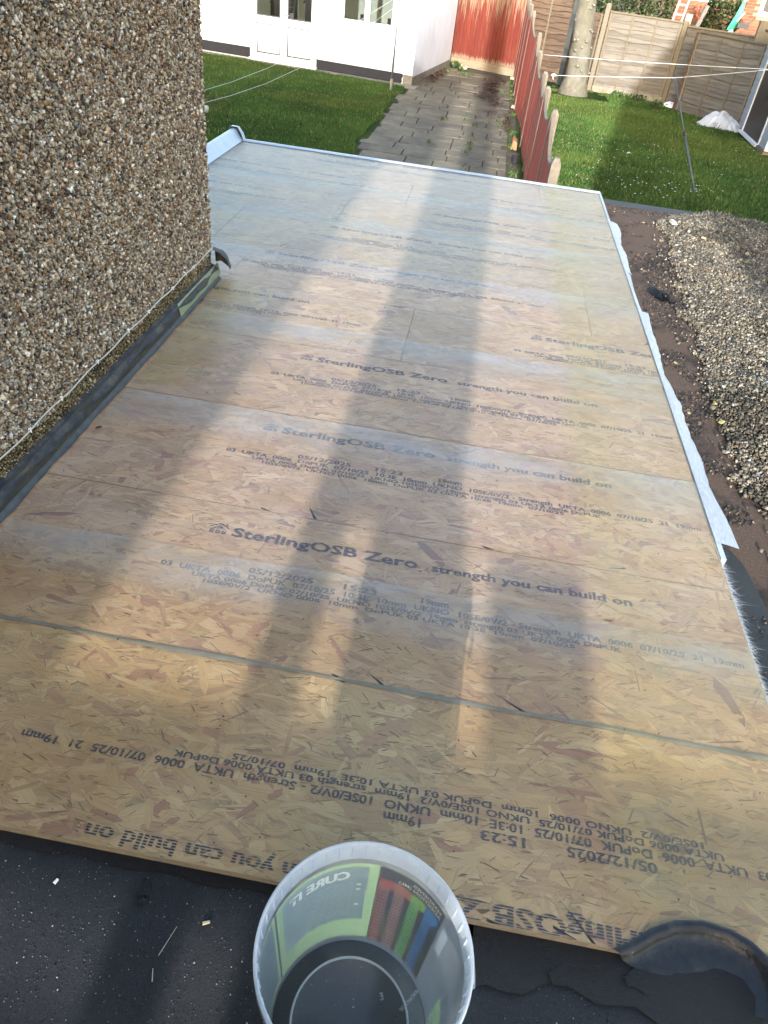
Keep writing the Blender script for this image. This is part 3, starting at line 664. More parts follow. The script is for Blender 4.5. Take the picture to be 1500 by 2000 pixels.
fade_strip('edge_strip', 0.505, XR + 0.004, YF + 0.085, YB, 0.0062, M['lam_edge'], 'y', prof=(0.0, 0.75, 1.0, 0.8, 0.75, 0.6, 0.5, 0.5, 0.6, 0.6))
fade_strip('edge_strip', -0.93, XL1 + 0.03, 2.4, WY, 0.0062, M['lam_edge'], 'y', n=24, prof=(0.0, 0.4, 0.8, 1.0, 1.0))
# right edge trim, the loose mat hanging over it, the raw fibre fringe
s = MB(); s.box(XR + 0.003, XR + 0.020, 1.9, YB, -0.035, 0.0048); s.build('drip_trim', M['trim'], roof)
s = MB(); s.box(XR - 0.02, XR + 0.001, YF, 1.9, -0.021, -0.0012); s.build('roof_edge_batten', M['board'], roof)
def flap(ya, yb, wa, wb, drop):
    P = []
    for yv in np.linspace(ya, yb, max(8, int((yb - ya) / 0.04))):
        t = (yv - ya) / (yb - ya); wd = wa + (wb - wa) * t + 0.006 * math.sin(yv * 13) + random.uniform(-0.003, 0.003)
        P.append([(XR + 0.002, yv, 0.0075), (XR + 0.008 + wd * 0.35, yv, 0.008 + 0.004 * math.sin(yv * 9)), (XR + wd, yv, drop + 0.008 * math.sin(yv * 7))])
    s = MB(); s.grid(P); o = s.build('loose_mat', M['mat_white'], roof, smooth=True)
flap(1.98, 2.98, 0.080, 0.056, -0.012); flap(2.94, 3.96, 0.040, 0.052, -0.004); flap(3.98, 4.55, 0.026, 0.030, -0.006); flap(4.56, 5.62, 0.045, 0.074, -0.010); flap(5.70, 6.41, 0.022, 0.014, -0.006)
V = []
for k in range(2600):
    yv = random.uniform(0.72, 2.02); l = random.gammavariate(2.2, 0.0075) + 0.004; a = random.gauss(-0.35, 0.5); w_ = 0.00062
    d = np.array([math.cos(a), math.sin(a), random.gauss(-0.25, 0.30)]); n_ = np.array([-d[1], d[0], 0]) * w_; b_ = np.array([XR - 0.001, yv, random.uniform(-0.012, 0.0025)])
    V += [b_ - n_, b_ + n_, b_ + d * l]
tag(fast('fibre_fringe', V, np.arange(len(V)).reshape(-1, 3), M['fibre'], parent=roof), kind='stuff')
# far edge trim and left raised kerb with its corner cap
s = MB(); s.grid([[(x, YB - 0.040, 0.0065), (x, YB - 0.012, 0.016), (x, YB + 0.004, 0.015), (x, YB + 0.008, -0.05)] for x in np.linspace(XL2, XR + 0.012, 40)]); s.build('drip_trim', M['trim'], roof, smooth=True)
s = MB(); s.grid([[(XL2 + 0.085, yv, 0.0070), (XL2 + 0.045, yv, 0.040), (XL2 + 0.022, yv, 0.078), (XL2 - 0.010, yv, 0.084), (XL2 - 0.028, yv, 0.074), (XL2 - 0.030, yv, -0.08)] for yv in np.linspace(WY + 0.0, YB + 0.0, 40)]); s.build('raised_kerb', M['trim'], roof, smooth=True)
s = MB(); s.grid([[(XL2 + 0.10, YB - 0.05, 0.006), (XL2 + 0.065, YB - 0.01, 0.055), (XL2 + 0.035, YB - 0.005, 0.098), (XL2 - 0.02, YB - 0.01, 0.100), (XL2 - 0.036, YB - 0.01, 0.085), (XL2 - 0.036, YB - 0.01, -0.08)],
                  [(XL2 + 0.10, YB + 0.01, 0.004), (XL2 + 0.075, YB + 0.03, 0.055), (XL2 + 0.040, YB + 0.035, 0.095), (XL2 - 0.02, YB + 0.035, 0.098), (XL2 - 0.036, YB + 0.03, 0.085), (XL2 - 0.036, YB + 0.03, -0.08)],
                  [(XL2 + 0.10, YB + 0.015, -0.08), (XL2 + 0.075, YB + 0.036, -0.08), (XL2 + 0.040, YB + 0.042, -0.08), (XL2 - 0.02, YB + 0.042, -0.08), (XL2 - 0.036, YB + 0.036, -0.08), (XL2 - 0.036, YB + 0.03, -0.081)]]); s.build('kerb_corner', M['trim'], roof)
# the wet laminated dish at the front right corner: lip sweeping round and falling to the felt
pp = [(1205, 1862), (1240, 1851), (1275, 1828), (1320, 1812), (1370, 1812), (1420, 1826), (1462, 1850), (1500, 1886), (1520, 1930), (1530, 1990)]
P = []
ctr = at(1370, 1960, 0)
for k, (px, py) in enumerate(pp):
    q = at(px, py, 0.0); d = np.array([ctr[0] - q[0], ctr[1] - q[1]]); d /= np.linalg.norm(d); e = math.sin(math.pi * min(1, max(0, k / 7.5)))
    row = []
    for off, z in ((-0.012, 0.0064), (-0.006, 0.0075 + 0.001 * e), (0.002, 0.0055 + 0.001 * e), (0.009, -0.004), (0.015, -0.012), (0.026 + 0.020 * e, -0.0150), (0.038 + 0.030 * e, -0.0140 + 0.002 * math.sin(k * 2.1)), (0.047 + 0.034 * e, -0.0175)):
        row.append((q[0] + d[0] * off, q[1] + d[1] * off, z))
    P.append(row)
lipm = laminate('wet_dark_laminate', 0.22, (0.55, 0.50, 0.38), (0.30, 0.29, 0.25), 0.18, 0.6)
def dishmat():
    m, n, l, b = newmat('dark_resin_dish')
    f = noise(n, l, coords(n, l, 'Object'), 34, 5, 0.65)
    l.new(ramp(n, l, f, [(0.3, (0.007, 0.008, 0.012)), (0.58, (0.016, 0.016, 0.016)), (0.9, (0.06, 0.056, 0.048))]), b.inputs['Base Color'])
    b.inputs['Roughness'].default_value = 0.38; b.inputs['Specular IOR Level'].default_value = 0.4; bump(n, l, b, f, 0.5, 0.006); return m
M['dish'] = dishmat()
s = MB(); s.grid(P); s.build('laminated_dish', M['dish'], roof, smooth=True)

# ================================================================== NEAR BLACK FELT ROOF
fr = thing('felt_roof', 'black mineral felt roof under the bucket, streaked with wet bitumen', 'roof', (0, 0, 0))
s = MB(); s.box(-1.25, 1.30, -3.4, YF + 0.108, G, -0.0205); s.build('felt_sheet', M['felt'], fr)
s = MB(); xs = np.linspace(0.20, 1.2, 30); s.grid([[(x, YF + 0.012 + 0.004 * math.sin(x * 40), -0.0165), (x, YF - 0.105 - 0.025 * math.sin(x * 11) - 0.012 * math.sin(x * 43), -0.0165)] for x in xs]); s.build('bitumen_streak', M['felt_wet'], fr)
s = MB(); xs = np.linspace(-1.2, 0.24, 40); s.grid([[(x, YF + 0.014, -0.0165), (x, YF - 0.012 - 0.012 * abs(math.sin(x * 17)), -0.0165)] for x in xs]); s.build('bitumen_streak', M['felt_wet'], fr)
s = MB()
for cx, cy, rr in ((-0.40, 0.585, 0.018), (0.40, 0.575, 0.02), (0.56, 0.60, 0.03), (-0.395, 0.565, 0.010)):
    s.poly([(cx + rr * random.uniform(0.5, 1.1) * math.cos(a), cy + rr * random.uniform(0.5, 1.1) * math.sin(a), -0.0150) for a in [k * 0.5236 for k in range(12)]])
s.build('bitumen_drip', M['felt_wet'], fr)
s = MB(); s.box(0.10, 1.29, 0.36, 0.3625, -0.0204, -0.0185); s.build('felt_lap', M['blackfelt_edge'], fr)
k = 9000; P = np.column_stack([rng.uniform(-0.9, 1.1, k), rng.uniform(0.05, 0.625, k), np.full(k, -0.0203)]); 
tag(stones('mineral_grit', P, rng.uniform(0.0007, 0.0017, k), palette(k, [(0.03, 0.03, 0.034), (0.09, 0.09, 0.095), (0.30, 0.30, 0.29)], [6, 3.0, 0.45]), M['stone'], fr), kind='stuff')
# bits of debris lying about
def chip(name, label, p, l, w_, col, rz, z, mat='leaf'):
    s = MB(); s.col = col; s.hexa([(-l / 2, -w_ / 2, 0), (l / 2, -w_ / 3, 0), (l / 2, w_ / 3, 0), (-l / 2, w_ / 2, 0), (-l / 2.3, -w_ / 3, w_ * .4), (l / 2.3, -w_ / 4, w_ * .5), (l / 2.3, w_ / 4, w_ * .5), (-l / 2.3, w_ / 3, w_ * .4)])
    o = s.build(name, M[mat]); o.location = (p[0], p[1], z); o.rotation_euler = (0, 0, rz); return tag(o, label, 'debris', {'straw': 'dry straws on the black felt', 'leaf_fragment': 'leaf scraps on the neighbouring roof'}.get(name))
chip('wood_chip', 'pale curled leaf scrap on the black felt left of the bucket', at(403, 1803, -.02), 0.014, 0.007, (0.5, 0.40, 0.28), 0.4, -0.0185)
chip('paint_fleck', 'white paint fleck on the black felt at bottom left', at(110, 1722, -.02), 0.010, 0.007, (0.7, 0.7, 0.68), 1.2, -0.0185)
chip('straw', 'long dry straw stalk lying on the black felt', at(328, 1838, -.02), 0.055, 0.0016, (0.42, 0.38, 0.28), 1.3, -0.0185)
chip('straw', 'short dry straw stalk near the bucket on black felt', at(298, 1905, -.02), 0.022, 0.0018, (0.45, 0.40, 0.30), 1.9, -0.0185)
chip('bark_scrap', 'black scrap on the boards beside the lead flashing', at(193, 836, .004), 0.020, 0.008, (0.02, 0.02, 0.022), 0.6, 0.0065)
# dark specks in the resin
k = 420; xs = rng.uniform(-1.15, 0.96, k); ys = 0.66 + rng.random(k) ** 1.6 * 3.6
P = np.column_stack([xs, ys, np.full(k, 0.0046)]); tag(stones('resin_specks', P, rng.uniform(0.0007, 0.0019, k), palette(k, [(0.02, 0.016, 0.012), (0.10, 0.05, 0.03)], [4, 1]), M['stone'], roof), kind='stuff')

# ================================================================== NEIGHBOUR'S GRAVELLED ROOF
nb = thing('gravelled_roof', 'neighbouring flat roof with a bare mossy felt strip and loose shingle', 'roof', (0, 0, 0))
ZN = -0.045
s = MB(); s.box(1.02, 6.0, -3.4, 6.42, G, ZN); s.build('felt_sheet', M['felt_brown'], nb)
s = MB(); s.box(1.022, 6.0, 6.30, 6.44, ZN - 0.001, ZN + 0.006); s.build('felt_verge', M['felt'], nb)
s = MB(); pr = [(1.035, 0.7), (1.12, 0.9), (1.15, 1.3), (1.13, 1.6), (1.09, 1.95), (1.04, 2.05)]
s.poly([(1.022, 0.7, ZN + .003)] + [(a, b, ZN + .003) for a, b in pr] + [(1.022, 2.05, ZN + .003)]); s.build('bitumen_streak', M['felt_wet'], nb)
gx = lambda yv: np.interp(yv, [0.0, 1.8, 2.23, 2.44, 3.0, 3.93, 4.95, 6.0, 6.3], [1.30, 1.27, 1.25, 1.19, 1.22, 1.29, 1.37, 1.45, 1.62])
def gravel():
    s_ = 0.0105; X, Y = np.meshgrid(np.arange(1.15, 3.3, s_), np.arange(1.2, 6.36, s_)); X = X.ravel() + rng.normal(0, s_ * .35, X.size); Y = Y.ravel() + rng.normal(0, s_ * .35, Y.size)
    e = gx(Y) + 0.035 * vnoise(X, Y, 7, 5) + 0.03 * vnoise(X, Y, 19, 6); d = X - e
    k = (d > 0) | ((d > -0.12) & (rng.random(len(X)) < 0.10 * np.exp(d * 22))); k &= (Y < 6.30 - 0.06 * rng.random(len(X))) & (X < 1.05 + Y * 0.42)
    X, Y, d = X[k], Y[k], d[k]; m = np.clip(d / 0.25, 0, 1)
    Z = ZN + 0.006 + m * (0.035 + 0.022 * vnoise(X, Y, 3.2, 8) + 0.010 * vnoise(X, Y, 9, 9)) + rng.uniform(0, 0.006, len(X))
    size = rng.gamma(7, 0.0056 / 7, len(X)) + 0.0018; far = d > 1.0
    col = palette(len(X), [(0.135, 0.115, 0.083), (0.20, 0.175, 0.13), (0.092, 0.079, 0.06), (0.27, 0.245, 0.195), (0.055, 0.051, 0.046), (0.36, 0.335, 0.275), (0.14, 0.10, 0.066)], [26, 20, 20, 8, 16, 3, 2])
    moss = vnoise(X, Y, 2.3, 21) > 0.25; col[moss] *= np.array([0.62, 0.62, 0.60])
    tag(chips('shingle', np.column_stack([X, Y, Z]), size, col, M['stone'], nb), kind='stuff')
    # bed beneath the shingle
    b = MB(); ys = np.linspace(0.3, 6.30, 40); b.grid([[(gx(yv) + 0.02, yv, ZN + 0.004), (gx(yv) + 0.22, yv, ZN + 0.026), (5.9, yv, ZN + 0.030)] for yv in ys]); b.build('shingle_bed', M['render_bed'], nb)
    q = 11000; Yq = rng.uniform(0.9, 6.3, q); Xq = 1.03 + rng.random(q) ** 0.7 * (gx(Yq) - 1.02)
    clump = vnoise(Xq, Yq, 9, 31) + vnoise(Xq, Yq, 3, 32); kk = clump > -0.1; Xq, Yq = Xq[kk], Yq[kk]
    tag(stones('grit', np.column_stack([Xq, Yq, np.full(len(Xq), ZN + .001)]), rng.gamma(2, 0.0013, len(Xq)) + 0.0012, palette(len(Xq), [(0.035, 0.028, 0.024), (0.10, 0.072, 0.053), (0.020, 0.019, 0.020), (0.26, 0.22, 0.16)], [6, 3, 7, 0.35]), M['stone'], nb), kind='stuff')
gravel()
for (px, py, nm, lab, col, l) in ((1212, 838, 'leaf_fragment', 'yellow leaf scrap on the brown felt strip', (0.30, 0.24, 0.10), 0.016), (1323, 699, 'leaf_fragment', 'pale yellow scrap on mossy felt beside the loose mat', (0.36, 0.31, 0.18), 0.018), (1392, 796, 'leaf_fragment', 'yellow leaf scrap at the edge of the shingle', (0.30, 0.24, 0.09), 0.022), (1405, 834, 'leaf_fragment', 'larger yellow leaf nearest the viewer on the shingle', (0.30, 0.25, 0.10), 0.028), (1312, 442, 'flat_stone', 'pale flat stone on the far shingle', (0.5, 0.46, 0.40), 0.07), (1372, 472, 'stone', 'round buff stone on the far shingle', (0.46, 0.36, 0.20), 0.035)):
    if px == 1212: continue
    p = at(px, py, ZN + .03); chip(nm, lab, p, l, l * 0.6, col, random.uniform(0, 3), ZN + (0.002 if px < 1330 and py > 500 else 0.052))
# crumpled black glove
def rag():
    c = at(1290, 577, ZN + .01); s = MB(); P = []
    outline = [(-0.062, 0.030), (-0.045, 0.046), (-0.03, 0.034), (0.0, 0.030), (0.028, 0.020), (0.050, 0.012), (0.058, -0.018), (0.072, -0.032), (0.045, -0.042), (0.030, -0.030), (0.018, -0.040), (-0.005, -0.032), (-0.030, -0.012), (-0.050, 0.008)]
    N = len(outline); cv = s.vert((0.0, 0.0, 0.020))
    r1 = [s.vert((x * .62, y_ * .62, 0.012 + 0.012 * math.sin(k * 2.4))) for k, (x, y_) in enumerate(outline)]; r2 = [s.vert((x, y_, 0.003 + 0.010 * max(0, math.sin(k * 1.9)))) for k, (x, y_) in enumerate(outline)]
    r3 = [s.vert((x * .98, y_ * .98, 0.0)) for x, y_ in outline]
    for k in range(N):
        j = (k + 1) % N; s.face((cv, r1[k], r1[j])); s.face((r1[k], r2[k], r2[j], r1[j])); s.face((r2[k], r3[k], r3[j], r2[j]))
    s.face(r3[::-1])
    o = s.build('rubber_glove', M['black_rag']); o.location = (c[0], c[1], ZN + .002); o.rotation_euler = (0, 0, R(-8)); o.scale = (1.2, 2.1, 1.3); tag(o, 'crumpled black rubber glove lying on the brown felt strip', 'glove')
rag()

# ================================================================== ADDED SHADE CASTERS BEHIND THE VIEWER (unseen, shaped to throw the shade bands)
def prism_house(name, label, x0, x1, y0, y1, eave, ridge, along, loc_z=G):
    """walls, pitched roof; along='x' or 'y' = ridge direction"""
    h = thing(name, label, 'house', ((x0 + x1) / 2, (y0 + y1) / 2, loc_z), group='added shade casters behind the viewer'); a, b = (x1 - x0) / 2, (y1 - y0) / 2; e, r_ = eave - loc_z, ridge - loc_z
    w = MB(); w.box(-a, a, -b, b, 0, e)
    if along == 'x':
        w.poly([(-a, -b, e), (-a, b, e), (-a, 0, r_)]); w.poly([(a, -b, e), (a, 0, r_), (a, b, e)])
    else:
        w.poly([(-a, -b, e), (0, -b, r_), (a, -b, e)]); w.poly([(-a, b, e), (a, b, e), (0, b, r_)])
    w.build('wall', M['house_brick'], h)
    q = MB(); t = 0.14
    if along == 'x':
        for sg in (-1, 1): q.hexa([(-a, sg * (b + .25), e - .15), (a, sg * (b + .25), e - .15), (a, 0, r_), (-a, 0, r_), (-a, sg * (b + .25), e - .15 + t), (a, sg * (b + .25), e - .15 + t), (a, 0, r_ + t), (-a, 0, r_ + t)])
    else:
        for sg in (-1, 1): q.hexa([(sg * a, -b, e), (sg * a, b, e), (0, b, r_), (0, -b, r_), (sg * a, -b, e + t), (sg * a, b, e + t), (0, b, r_ + t), (0, -b, r_ + t)])
    q.build('roof', M['roof_tile'], h); return h
D = -8.0
TZ = math.tan(SUN_EL)
hA = prism_house('shade_house', 'unseen house volume behind the viewer, added to shade the left side', -11.0, -0.80, -14.0, -6.0, 5.0, (20 + 10) * TZ - 0.95, 'x')  # added caster; edge and ridge height set by the left-hand shade
eB = (12.5 - D) * TZ + G - 0.05
hB = prism_house('shade_house', 'unseen gabled house behind the viewer, shaped to shade the right lawn', 1.80, 9.0, -14.0, D, eB, eB + 3.6 * 1.65, 'y')  # added caster; gable and overhang shaped to fit the lawn shade
for o_ in list(hB.children):
    if o_.name.startswith('wall'):
        for v in o_.data.vertices:
            if v.co.z < 0.01: v.co.z = (6.6 - D) * TZ - G
q = MB(); q.box(-2.1, 3.6, -3.0, 2.99, 0, (6.6 - D) * TZ - G - 0.002); q.build('shade_house_base', M['house_brick'], hB)  # base set back so sun still reaches the shingle
D2 = -4.0
hC = thing('shade_screen', 'rendered outhouse wall with a long slot and a tall flue stack behind the viewer', 'shade_screen', (0.5, D2, G))  # unseen screen, added to cast the light and dark stripes on the boards
def zat(yv): return (yv - D2) * TZ - G
def cbox(name, x0, x1, z0, z1):
    q = MB(); q.box(x0 - 0.5, x1 - 0.5, -0.14, 0.0, z0, z1); q.build(name, M['house_brick'], hC)
ZL0, ZL1, ZL2, ZL3 = zat(0.28), zat(0.625), zat(1.02), zat(1.92)
cbox('lower_wall', -0.82, 1.79, 0.0, ZL0); cbox('screen_band', -0.82, 1.79, ZL1, ZL2)
cbox('screen_infill', -0.43, -0.30, ZL0 + .001, ZL1 - .001); cbox('screen_infill', -0.19, 1.79, ZL0 + .001, ZL1 - .001)
cbox('screen_upright', -0.355, -0.220, ZL2 + .001, ZL3); cbox('screen_upright', -0.130, 0.160, ZL2 + .001, ZL3)
cbox('screen_tower', -0.350, 0.132, ZL3 + .001, 11.5)
cbox('screen_block', 0.240, 0.520, ZL2 + .001, zat(1.72))

# ================================================================== BUCKET
BX, BY, BZ = 0.030, 0.436, -0.019
BH, BRT, BRB = 0.330, 0.158, 0.134           # height, rim and base radius
bucket = thing('bucket', 'open translucent plastic bucket with mixing-table label standing on the black felt', 'bucket', (BX, BY, BZ))
def plast(name, op, col, rough=0.3, gain=1.0):
    m, n, l, b = newmat(name); n.remove(b)
    t = n.new('ShaderNodeBsdfTransparent'); t.inputs[0].default_value = (0.93, 0.95, 0.97, 1)
    d = n.new('ShaderNodeBsdfDiffuse'); d.inputs[0].default_value = (*col, 1)
    tl = n.new('ShaderNodeBsdfTranslucent'); tl.inputs[0].default_value = (*col, 1)
    a = n.new('ShaderNodeMixShader'); a.inputs[0].default_value = 0.45; l.new(d.outputs[0], a.inputs[1]); l.new(tl.outputs[0], a.inputs[2])
    x = n.new('ShaderNodeMixShader'); l.new(ramp(n, l, noise(n, l, coords(n, l, 'Object'), 14, 5), [(0.3, op * 0.85), (0.7, op * 1.15)]), x.inputs[0]); l.new(t.outputs[0], x.inputs[1]); l.new(a.outputs[0], x.inputs[2])
    g = n.new('ShaderNodeBsdfGlossy'); g.inputs['Roughness'].default_value = rough
    y = n.new('ShaderNodeMixShader'); l.new(schlick(n, l, gain), y.inputs[0]); l.new(x.outputs[0], y.inputs[1]); l.new(g.outputs[0], y.inputs[2])
    l.new(y.outputs[0], n['Material Output'].inputs[0]); return m
M['tub'] = plast('translucent_tub', 0.31, (0.80, 0.86, 0.92))
M['tub_base'] = plast('tub_base', 0.10, (0.50, 0.56, 0.62), 0.25)
M['tub_rim'] = plast('tub_rim', 0.60, (0.82, 0.87, 0.93), 0.25)
def rad(z): return BRB + (BRT - BRB) * z / BH
def lathe(prof, n=96):
    s = MB(); s.grid([[(r * math.cos(2 * math.pi * k / n), r * math.sin(2 * math.pi * k / n), z) for k in range(n + 1)] for r, z in prof]); return s
lathe([(rad(z), z) for z in (0.004, 0.02, 0.10, 0.20, 0.285)]).build('bucket_wall', M['tub'], bucket, smooth=True)
lathe([(0.0005, 0.008), (BRB * 0.74, 0.008), (BRB * 0.755, 0.0125), (BRB * 0.775, 0.0125), (BRB * 0.79, 0.008), (BRB - 0.002, 0.007), (BRB, 0.002)]).build('bucket_base', M['tub_base'], bucket, smooth=True)
lathe([(BRB * 0.748, 0.0100), (BRB * 0.757, 0.0150), (BRB * 0.770, 0.0150), (BRB * 0.780, 0.0100)]).build('base_ring', M['tub_rim'], bucket, smooth=True)
lathe([(rad(0.285), 0.285), (BRT + 0.001, 0.286), (BRT + 0.0035, 0.292), (BRT + 0.0045, 0.322), (BRT + 0.0035, 0.329), (BRT + 0.0005, 0.330), (BRT - 0.0015, 0.326), (rad(0.30), 0.300), (rad(0.285) - 0.001, 0.285)]).build('bucket_rim', M['tub_rim'], bucket, smooth=True)
s = MB()
for k in range(44):
    a = 2 * math.pi * k / 44; c_, sn = math.cos(a), math.sin(a); r0, r1 = rad(0.296) - 0.003, rad(0.318) - 0.002
    px_, py_ = -sn * 0.0010, c_ * 0.0010
    s.hexa([(r0 * c_ - px_, r0 * sn - py_, 0.294), ((r0 + .004) * c_ - px_, (r0 + .004) * sn - py_, 0.294), ((r0 + .004) * c_ + px_, (r0 + .004) * sn + py_, 0.294), (r0 * c_ + px_, r0 * sn + py_, 0.294),
            (r1 * c_ - px_, r1 * sn - py_, 0.320), ((r1 + .003) * c_ - px_, (r1 + .003) * sn - py_, 0.320), ((r1 + .003) * c_ + px_, (r1 + .003) * sn + py_, 0.320), (r1 * c_ + px_, r1 * sn + py_, 0.320)])
tag(s.build('rim_ribs', M['tub_rim'], bucket), kind='stuff')
for sg in (1,):
    s = MB(); s.grid([[(sg * (BRT + 0.004 + 0.011 * math.sin(math.pi * i / 6)) * math.cos(t), (BRT + 0.004 + 0.011 * math.sin(math.pi * i / 6)) * math.sin(t), 0.296 - 0.045 * i / 6) for t in np.linspace(-0.13, 0.13, 9)] for i in range(7)]); s.build('handle_lug', M['tub_rim'], bucket, smooth=True).rotation_euler = (0, 0, R(7))
# label, wrapped on the outside of the wall; phi measured from +Y towards +X
def lab(name, p0, p1, z0, z1, col, lift, rough=0.5, op=None, parent=bucket):
    key = 'label_%.2f_%.2f_%.2f_%s' % (*col, op)
    if key not in M:
        m, n, l, b = newmat('label_print'); b.inputs['Base Color'].default_value = (*col, 1); b.inputs['Roughness'].default_value = rough
        tl = n.new('ShaderNodeBsdfTranslucent'); tl.inputs[0].default_value = (*col, 1)
        x = n.new('ShaderNodeMixShader'); x.inputs[0].default_value = 0.28 if op is None else op
        l.new(b.outputs[0], x.inputs[1]); l.new(tl.outputs[0], x.inputs[2]); l.new(x.outputs[0], n['Material Output'].inputs[0]); M[key] = m
    nn = max(2, int(abs(p1 - p0) / 3) + 1); s = MB()
    s.grid([[((rad(z) + lift) * math.sin(R(p)), (rad(z) + lift) * math.cos(R(p)), z) for p in np.linspace(p0, p1, nn)] for z in np.linspace(z0, z1, 8)])
    return s.build(name, M[key], parent, smooth=True)
def labtext(txt, p0, z, width_deg, cap, mat, lift, parent, bold=0.01, vertical=False):
    """lettering that reads correctly from OUTSIDE the bucket (so it is mirrored from the inside)"""
    bm = bmesh.new(); wd = R(width_deg) * rad(z); text_bm(bm, txt, 0, 0, wd, cap, bold)
    bmesh.ops.subdivide_edges(bm, edges=[e for e in bm.edges if e.calc_length() > 0.006], cuts=1)
    for v in bm.verts:
        zz = z + v.co.y; ph = R(p0) - v.co.x / rad(z); r = rad(zz) + lift; v.co = (r * math.sin(ph), r * math.cos(ph), zz)
    me = bpy.data.meshes.new('label_lettering'); bm.to_mesh(me); bm.free(); me.materials.append(mat)
    return link(bpy.data.objects.new('label_lettering', me), parent)
ZB, ZT = 0.022, 0.268
LG, LB = (0.66, 0.88, 0.42), (0.46, 0.58, 0.60)
M['lab_white'] = simple('label_white_print', (0.75, 0.78, 0.74), 0.5, 0.02, 5); M['lab_dim'] = simple('label_dim_print', (0.56, 0.62, 0.60), 0.5, 0.02, 5); M['lab_dark'] = simple('label_dark_print', (0.09, 0.07, 0.07), 0.5, 0.02, 5)
gl = lab('label_panel', -72, 2.5, ZB, ZT, LG, 0.0006)
lab('label_field', -66, -4, 0.085, ZT - 0.010, LB, 0.0002, parent=gl)
gl2 = lab('label_panel', -122, -74, ZB, ZT, LG, 0.0006); lab('label_field', -120, -77, 0.040, ZT - 0.012, (0.30, 0.38, 0.42), 0.0002, parent=gl2)
labtext('CURE IT', -16, 0.222, 43, 0.024, M['lab_white'], -0.0002, gl, 0.02)
for k in range(17):
    zz = 0.206 - k * 0.0066; labtext('mix catalyst with resin and apply to the deck area'[: 30 + (k * 7) % 18], -13.5, zz, 34 - (k * 5) % 9, 0.0026, M['lab_dim'], -0.0002, gl, 0.0)
for zz in (0.203, 0.188, 0.137):
    s = MB(); s.poly([((rad(zz) - .0003) * math.sin(R(-9.5) + .0045 / .15 * math.cos(a)), (rad(zz) - .0003) * math.cos(R(-9.5) + .0045 / .15 * math.cos(a)), zz + .0045 * math.sin(a)) for a in [k * 0.5236 for k in range(12)]]); s.build('number_badge', M['lab_white'], gl)
tb = lab('mixing_table', 2.5, 52, ZB, ZT, (0.012, 0.012, 0.015), 0.0006, op=0.1)
cols = [((0.55, 0.20, 0.17), (0.75, 0.08, 0.07)), ((0.62, 0.33, 0.28), (0.88, 0.28, 0.15)), ((0.30, 0.78, 0.24), (0.50, 0.92, 0.15)), ((0.06, 0.34, 0.80), (0.05, 0.42, 0.95))]
for k, (c1, c2) in enumerate(cols):
    a = 3.4 + k * 11.6; b_ = a + 11.2
    lab('table_column', a, b_ - 3.6, ZB, 0.205, c1, 0.0002, parent=tb); lab('table_heading', a, b_, 0.205, 0.233, c2, 0.0002, parent=tb)
    lab('table_column', b_ - 3.2, b_ - 0.4, 0.055, 0.125, (0.14, 0.19, 0.07), 0.0002, parent=tb); lab('table_column', b_ - 3.6, b_ - 0.2, 0.037, 0.050, (0.34, 0.10, 0.06), 0.0002, parent=tb)
    for j in range(15): labtext('%d  %d  %d' % (10 + j * 5, 15 + j * 7, 20 + j * 9), b_ - 4.4, 0.190 - j * 0.0112, 6.0, 0.0042, M['lab_dark'], -0.0002, tb, 0.01)
labtext('HARDENER', 49, 0.252, 24, 0.0085, M['lab_white'], -0.0002, tb, 0.012); labtext('ADDITION (ML)', 50, 0.239, 34, 0.0085, M['lab_white'], -0.0002, tb, 0.012)
gl3 = lab('label_panel', 78, 128, ZB, 0.115, LG, 0.0006); labtext('TEKO', 104, 0.04, 26, 0.03, M['lab_white'], -0.0002, gl3, 0.02)
labtext('IT', 96, 0.13, 14, 0.045, M['lab_white'], 0.0002, gl3, 0.02)
lab('label_panel', 54, 60, 0.16, 0.235, (0.5, 0.54, 0.56), 0.0008)
# faint moulded marks on the base
for txt, px_, py_, rz in (('PP5', 0.052, 0.035, 1.2), ('EUROPACK 20L', 0.098, 0.055, 2.2)):
    bm = bmesh.new(); text_bm(bm, txt, -0.02, 0, 0.012 if txt == 'PP5' else 0.045, 0.006, 0.0); bm.transform(Matrix.Translation((px_, py_, 0.0095)) @ Matrix.Rotation(-rz, 4, 'Z'))
    me = bpy.data.meshes.new('moulded_mark'); bm.to_mesh(me); bm.free(); me.materials.append(M['tub_rim']); link(bpy.data.objects.new('moulded_mark', me), bucket)

# ================================================================== WHITE GARDEN OUTBUILDING
SC, SL = at(803, 167), at(490, 115); ux = SL - SC; ux /= np.linalg.norm(ux)          # front corner and direction along the front (towards the left)
shed = thing('white_outbuilding', 'white rendered garden outbuilding with glazed double doors and a black plinth', 'outbuilding', tuple(SC), math.atan2(-ux[1], -ux[0]))
# local: x to the right (front runs x<0), y into the building (back), z up
HS, DS, LS, TW = 2.45, 4.45, 8.2, 0.16
DX0, DX1, WX0, WX1, VX0, VX1 = -4.18, -2.44, -1.86, -0.56, -6.6, -4.64
SILL = 1.06
s = MB()
for a, b_, z0, z1 in ((-LS, VX0, 0.0, HS), (VX0, VX1, 0.0, SILL), (VX0, VX1, 2.1, HS), (VX1, DX0, 0.0, HS), (DX0, DX1, 2.08, HS), (DX1, WX0, 0.0, HS), (WX0, WX1, 0.0, SILL), (WX0, WX1, 2.1, HS), (WX1, 0.0, 0.0, HS)):
    s.box(a, b_, 0.0, TW, z0 + (0.001 if z0 == 0 else 0), z1)
s.box(-TW, 0.0, TW, DS, 0.001, HS); s.box(-LS, -TW, DS - TW, DS, 0.001, HS); s.box(-LS, -LS + TW, TW, DS - TW, 0.001, HS)
s.build('wall', M['shed_render'], shed)
